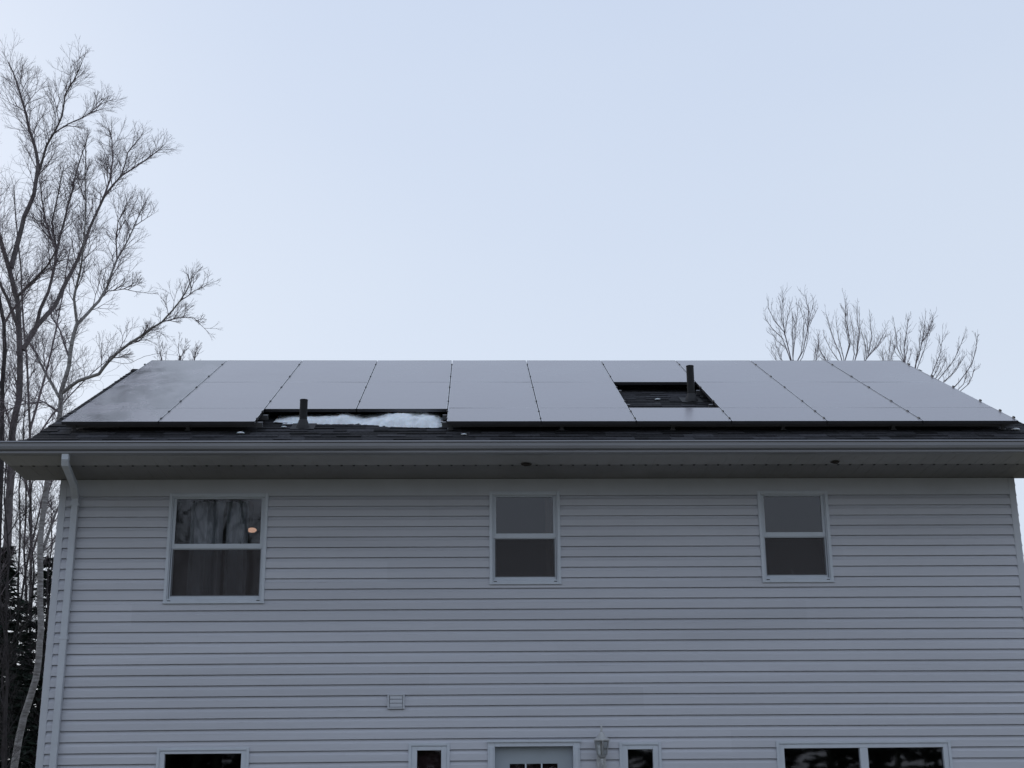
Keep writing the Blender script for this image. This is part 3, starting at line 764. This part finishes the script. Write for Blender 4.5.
def colonize(mb, seeds, attr, rn, step=.065, di=1.7, dk=.105, rmax=.022, iters=80, up=.3):
    """grow twigs from the seed points (position, direction) through a cloud of points"""
    nodes = [p for p, d in seeds]; dirs = [d for p, d in seeds]; par = [-1]*len(nodes); ns = len(nodes)
    att = list(attr)
    for it in range(iters):
        kd = kdtree.KDTree(len(nodes))
        for i, p in enumerate(nodes): kd.insert(p, i)
        kd.balance()
        pull = {}; keep = []
        for a_ in att:
            co, i, d = kd.find(a_)
            if d < dk: continue
            keep.append(a_)
            if d < di:
                v = (a_-co).normalized()
                if i in pull: pull[i] += v
                else: pull[i] = v.copy()
        att = keep
        if not pull: break
        new = 0
        for i, v in pull.items():
            if v.length < 1e-4: continue
            if i >= ns and v.normalized().dot(dirs[i]) < .15: continue
            d = v.normalized()*.7 + dirs[i]*1.05 + Vector((rn.uniform(-.28,.28), rn.uniform(-.28,.28), rn.uniform(-.28,.28)+up))
            d.normalize(); q = nodes[i]+d*step
            co, j, dd_ = kd.find(q)
            if dd_ < step*.45: continue
            nodes.append(q); dirs.append(d); par.append(i); new += 1
        if not new: break
    ch = {}
    for i in range(ns, len(nodes)): ch.setdefault(par[i], []).append(i)
    wgt = [1.0]*len(nodes)
    for i in range(len(nodes)-1, ns-1, -1):
        if i in ch: wgt[i] = sum(wgt[k] for k in ch[i])
    rad = lambda i: min(rmax, .0025*wgt[i]**.5)
    stack_ = [(i, k) for i in range(ns) for k in ch.get(i, [])]
    while stack_:
        p0, k = stack_.pop()
        pts = [nodes[p0], nodes[k]]; rr = [rad(k), rad(k)]
        while k in ch:
            cs = sorted(ch[k], key=lambda c: -wgt[c])
            for c in cs[1:]: stack_.append((k, c))
            k = cs[0]; pts.append(nodes[k]); rr.append(rad(k))
        tip = pts[-1]; d = (tip-pts[-2]).normalized()
        for q in range(2):
            e_ = (d*.9+rnd_perp(d, rn)*rn.uniform(.3,.8)+Vector((0,0,.15))).normalized()
            mb.tube([tip, tip+e_*rn.uniform(.06,.20)], [.0025,.0018], 3, cap=False)
        mb.tube(pts, rr, 3, cap=False)
def blob(px, py, rx, ry, y, n, rn, dy=.8):
    c = at(px, py, y); ex_ = (at(px+rx, py, y)-c).length; ez_ = (at(px, py-ry, y)-c).length
    out = []
    while len(out) < n:
        v = Vector((rn.uniform(-1,1), rn.uniform(-1,1), rn.uniform(-1,1)))
        if v.length > 1 or v.length < rn.random()*.55: continue
        out.append(c+Vector((v.x*ex_, v.y*dy, v.z*ez_)))
    return out
def px_path(pts, y, dy=0, rn=rt_):
    out = []
    n = len(pts)
    for i, (px, py) in enumerate(pts):
        out.append(at(px, py, y + dy*i/max(1, n-1)))
    # finer, slightly wandering
    res = [out[0]]
    for a, b in zip(out[:-1], out[1:]):
        m_ = a.lerp(b, .5) + Vector((rn.uniform(-1,1), rn.uniform(-1,1), rn.uniform(-1,1)))*.018*(b-a).length
        res += [m_, b]
    return res
def fork(mb, p, d, L, lev, rn, up=.07):
    r0 = .0019*1.36**lev; r1 = .0019*1.36**max(lev-1, 0)*(1 if lev else .7)
    m_ = p+(d+rnd_perp(d, rn)*rn.uniform(0,.10)).normalized()*L*.5
    d2 = (d+rnd_perp(d, rn)*rn.uniform(.02,.16)+Vector((0,0,up))).normalized()
    q = m_+d2*L*.5
    mb.tube([p, m_, q], [r0, (r0+r1)/2, r1], 3 if lev < 4 else 4, cap=False)
    if rn.random() < .45 and lev > 0:
        a = rn.uniform(.5,.95); nd = (d*math.cos(a)+rnd_perp(d, rn)*math.sin(a)+Vector((0,0,.12))).normalized()
        fork(mb, m_, nd, L*rn.uniform(.55,.8), lev-2 if lev > 1 else 0, rn, up)
    if lev <= 0: return
    pr = rnd_perp(d2, rn)
    for a in (rn.uniform(.05,.28), -rn.uniform(.35,.72)):
        nd = (d2*math.cos(a)+pr*math.sin(a)).normalized()
        fork(mb, q, nd, L*rn.uniform(.66,1.0), lev-1, rn, up)
def tree(name, label, y, limbs, crown_cfg, bark, twig, group=None, seed=1, grounded=None, blobs=None):
    seeds = []
    """limbs: (pixel path, start width px, end width px, depth drift, spawn from t, spawn count, spawn length m, levels)"""
    rn = random.Random(seed)
    tr_, cr_ = MB(), MB()
    scale = (y+CD)/F*1.02
    base = None
    for (pth, w0, w1, dy, t0, cnt, Ls, lev, y0) in limbs:
        pts = px_path(pth, y+y0, dy, rn)
        if base is None:
            g0 = grounded if grounded else (pts[0].x, pts[0].y)
            base = Vector((g0[0], pts[0].y, 0))
            if pts[0].z > .3:
                m1 = base.lerp(pts[0], .5)+Vector((rn.uniform(-.1,.1),0,0))
                pts = [base, m1]+pts; fl = 1
            else: fl = 0
        else: fl = 0
        n = len(pts)
        rad = [max((w0+(w1-w0)*(i/(n-1)))*scale/2, .004) for i in range(n)]
        if fl: rad[0] *= 1.35
        (tr_ if w0 >= 3.0 else cr_).tube(pts, rad, 8 if w0 >= 3 else 5, cap=False)
        if blobs:
            for i in range(n-1):
                if pts[i].z < 2.5: continue
                m__ = 1
                for k in range(m__): seeds.append((pts[i].lerp(pts[i+1], k/m__), ((pts[i+1]-pts[i]).normalized()+rnd_perp((pts[i+1]-pts[i]).normalized(), rn)*.7).normalized()))
            seeds.append((pts[-1], (pts[-1]-pts[-2]).normalized()))
            cnt = 0
            ln = sum((b-a).length for a, b in zip(pts[:-1], pts[1:])); acc = 0; nxt = ln*(.12 if w0 < 4 else t0*.8); gap = crown_cfg.get('gap', .2)
            for i in range(n-1):
                sl_ = (pts[i+1]-pts[i]).length
                while acc+sl_ > nxt:
                    q = pts[i].lerp(pts[i+1], (nxt-acc)/sl_); dd_ = (pts[i+1]-pts[i]).normalized()
                    if q.z > crown_cfg.get('zmin', 1.5):
                        tt = nxt/ln; a = rn.uniform(.4,.95)
                        nd = (dd_*math.cos(a)+rnd_perp(dd_, rn)*math.sin(a)+Vector((0,0,.22))).normalized()
                        fork(cr_, q, nd, Ls*.22*rn.uniform(.5,1.2)*(1.25-.52*tt), rn.choice((4,5,5,6)) if tt < .85 else 4, rn)
                    nxt += gap*rn.uniform(.5,1.5)
                acc += sl_
            fork(cr_, pts[-1], (pts[-1]-pts[-2]).normalized(), .11, 4, rn)
        for c in range(cnt):
            t = t0+(1-t0)*((c+rn.random())/cnt) if c else 1.0
            f_ = min(t*(n-1), n-1.001); i = int(f_); q = pts[i].lerp(pts[i+1], f_-i); dd_ = (pts[i+1]-pts[i]).normalized()
            a = rn.uniform(.35,.95)*(.3 if c == 0 else 1)
            nd = dd_*math.cos(a)+rnd_perp(dd_, rn)*math.sin(a)
            nd.z += .25; nd.normalize()
            grow(cr_, q, nd, Ls*rn.uniform(.5,1.05)*(1.0-.35*t), max(rad[i]*.45,.0045), lev, rn, crown_cfg.get('up',.3), crown_cfg.get('spread',(.35,.8)), crown_cfg.get('dens',1.0))
    if blobs:
        A_ = []
        for (bx, by, rx, ry, yo, nb) in blobs:
            if not crown_cfg.get('fill', 0) or nb == 1: continue
            A_ += blob(bx, by, rx, ry, y+yo, int(nb*crown_cfg.get('fill')), rn)
        if A_: colonize(cr_, seeds, A_, rn)
    e = empty(name, tuple(base)); tag(e, label, 'tree', group)
    tr_.build('trunk', bark, e, smooth=True); cr_.build('crown', twig, e)
    return e
# limb tuple: path, w0, w1, dy, t0, count, length, levels, y offset
AY = 13.0
tree('birch_tree', 'tallest bare tree left of the house with a forked crown rising at the top left', AY, [
    ([(4,600),(9,500),(12,434),(19,400),(20,355),(18,303),(10,272),(0,238),(-12,200),(-20,150)], 9, 3.0, 0, .35, 16, 1.6, 3, 0),
    ([(11,268),(18,241),(24,217),(34,194),(38,165),(35,147),(29,129),(22,100),(16,80),(8,62)], 6, 1.2, 1.0, .42, 17, 1.25, 3, 0),
    ([(36,182),(41,165),(46,147),(54,133),(62,116),(65,95),(74,80),(82,62)], 3.2, 1.0, -1.2, .25, 17, 1.1, 3, .6),
    ([(54,133),(68,124),(82,118),(96,108),(104,100)], 1.8, .8, .4, .2, 9, .8, 2, .3),
    ([(23,350),(36,327),(55,306),(63,288),(78,259),(87,236),(91,225),(104,197),(113,185),(121,176),(128,152),(140,138)], 5.6, 1.0, 2.0, .45, 16, 1.15, 3, 0),
    ([(121,176),(134,168),(146,160),(156,152),(163,146)], 2, .8, .4, .1, 10, .85, 2, 2.0),
    ([(104,197),(110,180),(113,160),(112,140),(108,126)], 2.4, .8, 0, .2, 10, .95, 2, 1.2),
    ([(36,327),(40,310),(48,293),(55,264),(56,246),(52,222),(58,195),(63,170)], 4.2, 1.2, .5, .35, 15, 1.05, 3, .4),
    ([(55,264),(60,236),(68,205),(74,182),(80,160),(86,142)], 3.0, 1.0, .8, .2, 14, .95, 3, .6),
    ([(56,250),(46,222),(42,200),(40,180)], 2.4, 1, -.5, .1, 11, .9, 3, .6),
    ([(16,298),(26,288),(35,279),(47,266),(56,250)], 3.2, 1.5, -.8, .3, 7, 1.2, 2, 0),
    ([(19,330),(8,300),(-6,270),(-18,235)], 4, 1.5, -1, .3, 8, 1.6, 3, 0),
    ], dict(gap=.115, fill=0, zmin=7.2), M['bark'], M['twig'], 'bare trees left of the house', 5, blobs=[
    (14,92,20,38,.6,800),(36,112,22,46,.2,700),(66,94,32,36,-.6,1100),(88,110,24,24,0,500),(132,158,34,42,2.2,1500),(118,190,26,30,1.6,500),(58,196,30,44,.6,1500),(88,178,24,40,1.0,900),
    (44,232,26,30,.4,600),(8,180,18,60,-.4,700),(76,232,26,34,1.0,600),(28,268,34,40,0,600),(-20,200,30,80,-.5,600),(60,300,30,30,.6,350),(14,350,34,50,-.3,500),(96,245,24,30,1.4,350)])
tree('birch_tree', 'white barked birch with dark blotches rising behind the left corner of the house', 10.0, [
    ([(14,768),(19,738),(24,716),(30,698),(36,678),(39,656),(41,630),(40,600),(40,556),(42,522),(47,483),(56,440),(60,413),(61,392),(66,376),(69,366),(72,342),(77,324)], 7.4, 4.0, 0, .3, 8, .9, 2, 0),
    ([(77,324),(88,313),(99,301),(107,287),(112,272),(117,259),(128,240),(136,222),(144,205)], 3.6, 1, 1.2, .35, 15, 1.0, 3, 0),
    ([(117,259),(116,240),(118,222),(126,206)], 1.8, .8, -.5, .1, 9, .8, 2, 1.0),
    ([(77,324),(74,298),(78,280),(81,267),(84,240),(86,205),(85,176),(86,150)], 3.0, .9, -1, .35, 13, .85, 3, 0),
    ([(62,393),(78,381),(99,374),(108,362),(117,353),(130,343),(143,335),(152,328),(162,322),(172,311),(180,301),(186,292),(190,283)], 4, .9, -1.5, .32, 15, .8, 3, 0),
    ([(162,322),(176,318),(186,317),(194,318),(200,324)], 1.2, .6, 0, .2, 6, .45, 2, -1.0),
    ([(180,301),(188,296),(194,291),(201,288)], 1.2, .6, 0, .2, 6, .5, 2, -1.2),
    ([(99,301),(108,291),(124,289),(138,292)], 1.4, .6, 0, .2, 6, .6, 2, .5),
    ([(59,397),(47,376),(40,362),(34,350),(30,330)], 3, 1, .6, .2, 8, .8, 3, 0),
    ([(70,360),(60,330),(52,318),(47,300)], 2.4, .8, .5, .3, 8, .7, 3, 0),
    ([(40,560),(48,535),(56,512),(66,495)], 3.5, 2, .5, .5, 5, .7, 2, 0),
    ([(60,413),(44,402),(24,404),(0,412)], 2.0, 1, -.5, .2, 6, .7, 2, 0),
    ], dict(gap=.12, fill=0, zmin=5.6), M['birch'], M['twig'], 'bare trees left of the house', 9, blobs=[
    (132,222,30,34,.8,1000),(116,258,22,30,.6,400),(84,190,22,46,-.8,700),(82,262,22,40,-.5,450),(186,290,26,26,-1.4,800),(158,318,22,24,-1.0,350),(196,322,22,18,-1.2,160),(112,335,26,26,-.6,400),
    (82,362,26,24,0,300),(40,352,26,34,.4,500),(52,312,24,30,.4,400),(104,296,24,22,.6,250),(132,292,18,16,.5,160),(28,404,34,22,-.3,350),(60,508,14,30,.3,160),(30,470,26,44,.2,450),(140,346,26,18,-1.0,220)])
tree('bare_tree', 'slender dark bare tree cut off by the left edge of the picture', 11.5, [
    ([(-2,600),(0,500),(2,420),(5,350),(4,324),(-2,290),(-8,250)], 6, 3, 0, .2, 12, 1.3, 3, 0),
    ([(4,324),(12,310),(22,300),(30,288)], 2.5, 1, -.5, .3, 8, .9, 3, 0),
    ([(2,390),(-8,360),(-18,330)], 3, 1, .5, .3, 6, .9, 2, 0),
    ], dict(gap=.24), M['darkbark'], M['twig'], 'bare trees left of the house', 13, blobs=[(0,0,1,1,0,1)])
tree('bare_tree', 'thin far bare tree seen between the leaning trunks at the left', 22.0, [
    ([(30,640),(31,520),(30,430),(27,360),(22,300),(18,240),(14,190)], 3.2, 1.2, 0, .15, 26, 1.5, 3, 0),
    ([(30,430),(44,380),(56,330),(64,290),(70,250)], 2.6, 1, 1, .2, 16, 1.3, 3, 0),
    ([(31,500),(18,450),(6,410),(-8,370)], 2.6, 1, -1, .2, 12, 1.3, 3, 0),
    ([(30,450),(52,415),(80,385),(105,362)], 2.2, .8, 1, .3, 12, 1.1, 3, 0),
    ([(30,560),(42,520),(52,480),(58,440)], 2.2, .8, -1, .2, 10, 1.1, 3, 0)], dict(gap=.30, fill=.3, zmin=5), M['bark'], M['twig'], 'bare trees left of the house', 61, blobs=[
    (20,210,34,60,0,900),(66,280,36,50,.6,900),(10,330,34,60,-.6,900),(46,380,44,50,0,1200),(100,365,40,30,.8,500),(30,470,40,60,0,1300),(30,560,36,60,0,1100),(44,600,16,70,-.5,600),(16,620,30,60,0,800),(165,356,24,12,.8,160)])
# thin saplings between the trunks
sap = [(16,'thin leaning sapling left of the white birch trunk', [(12,760),(14,680),(18,600),(20,540),(19,490),(24,440)]),
       (9,'dark upright sapling beside the left picture edge', [(6,760),(7,690),(6,620),(9,560),(4,500),(8,450)]),
       (14,'crooked sapling growing close against the white birch', [(30,760),(32,690),(30,620),(34,570),(29,520),(33,470)]),
       (12,'thin sapling just left of the house corner with its tip below the eave', [(44,760),(46,700),(48,640),(47,590),(52,545),(51,500)]),
       (17,'tall thin sapling reaching past the eave at the far left', [(24,760),(25,690),(27,620),(24,550),(26,480),(23,430),(26,395)]),
       (18,'slanting sapling crossing behind the dark trunks', [(0,740),(8,680),(20,610),(30,550),(42,500),(50,455)]),
       (11,'short bushy sapling low at the left picture edge', [(3,768),(4,720),(2,680),(5,640),(1,600)])]
for i, (yy, lb, pth) in enumerate(sap):
    tree('sapling', lb, yy, [(pth, 3.4, 1.0, 0, .2, 15, 1.0, 3, 0)], dict(gap=.26), M['darkbark'], M['darkbark'], 'saplings left of the house', 31+i, blobs=[(0,0,1,1,0,1)])
tree('bare_tree', 'low bare tree with twig tips just showing over the left end of the ridge', 17.0, [
    ([(176,470),(178,420),(180,380),(180,356)], 4, 2, 0, .5, 9, .8, 3, 0),
    ([(179,400),(192,372),(196,352)], 2, 1, .5, .4, 7, .6, 2, 0),
    ([(179,400),(164,372),(160,352)], 2, 1, -.5, .4, 7, .6, 2, 0)], dict(up=.3), M['bark'], M['twig'], 'bare trees behind the roof', 17)
# trees behind the right end of the ridge
def stiff(label, y, limbs, seed):
    rr_ = random.Random(seed+100); ext = []
    for (pth, w0, w1, dy, t0, cnt, Ls, lev, y0) in limbs[1:]:
        for k in range(2):
            o_ = rr_.uniform(-11,13); hh = rr_.uniform(.55,.95)
            q0 = pth[0]; ext.append(([q0]+[(q0[0]+(px-q0[0])*.9+o_*(i+1)/len(pth), q0[1]+(py-q0[1])*hh) for i, (px, py) in enumerate(pth[1:])], w0*.4, w1*.6, dy+rr_.uniform(-.8,.8), t0, cnt+2, Ls*.8, 1, y0))
    limbs = [([(u_+4, v_+2) for u_, v_ in p_], a_*.55, b_*.55, c_, t_, int(n_*1.9), l_*1.0, v_, o_) for (p_, a_, b_, c_, t_, n_, l_, v_, o_) in limbs] + [([(u_+4, v_+2) for u_, v_ in e_[0]],)+e_[1:] for e_ in ext]
    tree('bare_tree', label, y, limbs, dict(up=.38, spread=(.35,.75), dens=.62), M['bark'], M['twig'], 'bare trees behind the roof', seed)
stiff('bare tree with stiff upright twigs behind the ridge, leftmost of the right hand group', 17, [
    ([(792,470),(790,410),(789,358)], 7, 3.0, 0, 1, 0, 0, 1, 0),
    ([(789,365),(784,345),(780,330),(770,318),(764,306)], 2.4, .9, .3, .25, 9, .45, 1, 0),
    ([(781,332),(779,314),(779,292)], 1.7, .7, -.3, .15, 9, .42, 1, .2),
    ([(789,365),(790,345),(792,325),(794,306)], 1.7, .7, -.5, .3, 9, .42, 1, 0),
    ([(789,368),(799,349),(803,330),(805,310),(801,292)], 2.2, .8, .4, .25, 10, .42, 1, 0),
    ([(803,330),(806,315),(810,300)], 1.4, .6, .2, .15, 6, .36, 1, .2),
    ([(789,372),(776,356),(771,340)], 1.4, .6, .1, .3, 7, .4, 1, .1),
    ([(790,380),(812,358),(815,334)], 1.8, .7, .3, .4, 10, .42, 1, 0)], 41)
stiff('bare tree with upright stems behind the ridge, middle of the right hand group', 19, [
    ([(850,480),(846,420),(842,372)], 8, 3.4, 0, 1, 0, 0, 1, 0),
    ([(842,374),(836,352),(828,333),(822,312)], 2.4, .8, .4, .25, 11, .45, 1, 0),
    ([(840,362),(846,340),(842,318),(841,300)], 2.0, .7, -.4, .2, 11, .45, 1, 0),
    ([(846,374),(853,350),(855,330),(853,306)], 2.4, .8, .2, .2, 11, .45, 1, 0),
    ([(848,376),(864,355),(868,335),(866,318)], 2.2, .8, -.4, .25, 11, .45, 1, 0),
    ([(864,355),(874,343),(882,328)], 1.6, .7, .3, .2, 8, .4, 1, -.2),
    ([(848,380),(824,362),(817,350)], 1.6, .7, .3, .4, 8, .4, 1, 0),
    ([(853,380),(884,360),(887,338)], 1.6, .7, 0, .4, 9, .4, 1, 0)], 43)
stiff('wide bare tree leaning out past the right end of the roof ridge', 16, [
    ([(925,500),(918,440),(908,395)], 9, 4, 0, 1, 0, 0, 1, 0),
    ([(908,400),(901,362),(900,345),(903,328),(904,318)], 2.6, .8, .3, .3, 11, .42, 1, 0),
    ([(908,398),(912,362),(918,340),(921,318)], 2.4, .8, -.3, .3, 12, .42, 1, 0),
    ([(918,340),(926,328),(929,315)], 1.5, .6, .1, .2, 8, .36, 1, -.2),
    ([(901,362),(893,345),(891,326)], 1.5, .6, -.1, .2, 8, .36, 1, .2),
    ([(912,396),(928,372),(936,352),(939,334)], 2.4, .8, .4, .3, 11, .42, 1, 0),
    ([(914,402),(934,378),(950,358),(960,335)], 2.2, .8, -.4, .35, 10, .4, 1, 0),
    ([(914,410),(944,392),(955,380),(968,362),(972,348),(973,336)], 2.6, .9, .2, .45, 10, .4, 1, 0),
    ([(908,402),(884,376),(879,352)], 1.6, .7, .3, .4, 8, .4, 1, 0)], 47)

# spruces darkening the lower left
def spruce(label, x, y, h, r0, seed, mat_=None, mbs=None, rows=46, dens=1.0, ls=1.0):
    rn = random.Random(seed); tr_, cr_ = (MB(), MB()) if mbs is None else mbs
    tr_.tube([(x,y,0),(x,y,h*.5),(x,y,h)], [h*.016,h*.01,.006], 7, cap=False)
    for k in range(rows):
        t = (k+rn.random())/rows; z = h*(.04+.95*t); L0 = r0*(1-t)**.85*rn.uniform(.65,1.15)+.08
        for b in range(max(3, int(7*dens))):
            a = rn.uniform(0, 2*PI); L = L0*rn.uniform(.55,1.1)
            n = max(3, int(L*8*dens)); px, py, pz = x, y, z
            tr_.tube([(x,y,z),(x+math.cos(a)*L*.6,y+math.sin(a)*L*.6,z-.10*L),(x+math.cos(a)*L,y+math.sin(a)*L,z-.12*L)], [.012,.008,.003], 3, cap=False)
            for i in range(n):
                u = (i+.6)/n; q = Vector((x+math.cos(a)*L*u, y+math.sin(a)*L*u, z-.14*L*u))
                for sd in range(4):
                    cr_.col = rn.random()
                    a2 = a + rn.uniform(.3,1.1)*rn.choice((-1,1)); l2 = ls*rn.uniform(.14,.30)*(1.1-.5*u)
                    d = Vector((math.cos(a2), math.sin(a2), rn.uniform(-.55,.15))).normalized()
                    w = Vector((rn.uniform(-1,1),rn.uniform(-1,1),rn.uniform(-1,1))).cross(d).normalized()*rn.uniform(.012,.028)*ls
                    q2 = q+d*l2
                    cr_.quad(tuple(q-w*.4), tuple(q+d*l2*.5-w), tuple(q2), tuple(q+d*l2*.5+w))
    cr_.col = None
    if mbs is None:
        e = empty('spruce_tree', (x,y,0)); tag(e, label, 'tree', 'dark spruces left of the house')
        tr_.build('trunk', M['darkbark'], e); cr_.build('crown', M['needle'], e)
p = at(10, 700, 15); spruce('dark spruce filling the lower left corner beside the white birch', p.x, 15, 5.9, 2.0, 3, rows=56, dens=1.15, ls=1.1)
p = at(-12, 700, 12); spruce('taller dark spruce at the left picture edge behind the birch', p.x, 12, 6.6, 1.8, 4, rows=64, dens=1.1, ls=1.1)
p = at(40, 700, 13); spruce('narrow dark spruce nearest the left corner of the house', p.x, 13, 6.5, 1.5, 5, rows=60, dens=1.1, ls=1.1)

# wood on the far side of the garden, mirrored in the window glass
tr_, cr_ = MB(), MB()
rn = random.Random(77)
x = -42
while x < 52:
    h = rn.uniform(7.5, 9.6)
    spruce('', x, -44+rn.uniform(-4,4), h, h*.20, rn.randint(0,9999), mbs=(tr_, cr_), rows=26, dens=.8, ls=2.6)
    x += rn.uniform(1.6, 3.2)
x = -42
while x < 52:
    h = rn.uniform(8.2, 10.2)
    spruce('', x, -53+rn.uniform(-3,3), h, h*.24, rn.randint(0,9999), mbs=(tr_, cr_), rows=26, dens=.8, ls=3.2)
    x += rn.uniform(1.8, 3.0)
for xx, hh in ((-10.5,15.5),(-3.6,14.6)):
    spruce('', xx, -43, hh, hh*.16, int(hh*10), mbs=(tr_, cr_), rows=34, dens=.8, ls=2.2)
for xx in (-9.4,-8.2,-7.1,-6.2,-5.4):     # pale birches among them
    pts = [(xx,-45,0),(xx+rn.uniform(-.2,.2),-45,7),(xx+rn.uniform(-.5,.5),-45,12),(xx+rn.uniform(-.8,.8),-45,16)]
    for k in range(26):
        z = 5+k*.42
        grow(tr_, Vector((xx,-45,z)), Vector((rn.uniform(-1,1),rn.uniform(-.5,.5),.7)), 2.6, .03, 2, rn, .2)
    tr_.tube(pts, [.18,.14,.09,.03], 6, cap=False)
nf = len(tr_.f); base = len(cr_.v)
cr_.v += tr_.v; cr_.f += [tuple(base+i for i in f) for f in tr_.f]; cr_.c += [.9]*nf
tag(cr_.build('far_wood', M['leafmass']), kind='stuff')

# ------------------------------------------------------------------ sky and light
w = bpy.data.worlds.new('World'); scene.world = w; w.use_nodes = True; nt = w.node_tree
bg = nt.nodes['Background']
SUN_EL, SUN_AZ = R(24), R(-38)       # behind the house, a little to the left (azimuth from +Y, clockwise positive)
sky = nt.nodes.new('ShaderNodeTexSky'); sky.sky_type = 'NISHITA'; sky.sun_disc = False
sky.sun_elevation = SUN_EL; sky.sun_rotation = SUN_AZ; sky.air_density = 1.0; sky.dust_density = 1.5; sky.ozone_density = 1.5
tc = nt.nodes.new('ShaderNodeTexCoord'); mp = nt.nodes.new('ShaderNodeMapping'); mp.inputs['Scale'].default_value = (1,1,2.5)
no = nt.nodes.new('ShaderNodeTexNoise'); no.inputs['Scale'].default_value = 1.6; no.inputs['Detail'].default_value = 3; no.inputs['Roughness'].default_value = .4
nt.links.new(tc.outputs['Generated'], mp.inputs['Vector']); nt.links.new(mp.outputs[0], no.inputs['Vector'])
rp = nt.nodes.new('ShaderNodeValToRGB')
rp.color_ramp.elements[0].position = .3; rp.color_ramp.elements[0].color = (6.3,7.3,9.25,1)
rp.color_ramp.elements[1].position = .7; rp.color_ramp.elements[1].color = (7.0,7.92,9.45,1)
nt.links.new(no.outputs['Fac'], rp.inputs['Fac'])
sx = nt.nodes.new('ShaderNodeSeparateXYZ'); nt.links.new(tc.outputs['Generated'], sx.inputs[0])
mr = nt.nodes.new('ShaderNodeMapRange'); mr.interpolation_type = 'SMOOTHSTEP'
mr.inputs['From Min'].default_value = .18; mr.inputs['From Max'].default_value = .62; mr.inputs['To Min'].default_value = .7; mr.inputs['To Max'].default_value = 0
nt.links.new(sx.outputs[2], mr.inputs['Value'])
hz = nt.nodes.new('ShaderNodeMix'); hz.data_type = 'RGBA'; hz.inputs[7].default_value = (7.75,8.48,9.6,1)   # paler veil low down
nt.links.new(mr.outputs[0], hz.inputs['Factor']); nt.links.new(rp.outputs[0], hz.inputs[6])
mx = nt.nodes.new('ShaderNodeMix'); mx.data_type = 'RGBA'; mx.inputs['Factor'].default_value = .86
nt.links.new(sky.outputs[0], mx.inputs[6]); nt.links.new(hz.outputs[2], mx.inputs[7])
nt.links.new(mx.outputs[2], bg.inputs['Color']); bg.inputs['Strength'].default_value = .1
sl = bpy.data.lights.new('sun', 'SUN'); sl.energy = .5; sl.angle = R(25); sl.color = (1,.95,.88)
so = bpy.data.objects.new('sun', sl); C.objects.link(so); so.location = (0,0,30)
sd = Vector((math.sin(SUN_AZ)*math.cos(SUN_EL), math.cos(SUN_AZ)*math.cos(SUN_EL), math.sin(SUN_EL)))
so.rotation_euler = (-sd).to_track_quat('-Z', 'Y').to_euler()

vs = scene.view_settings; vs.view_transform = 'Standard'; vs.look = 'None'; vs.exposure = 0; vs.gamma = 1; vs.use_curve_mapping = False
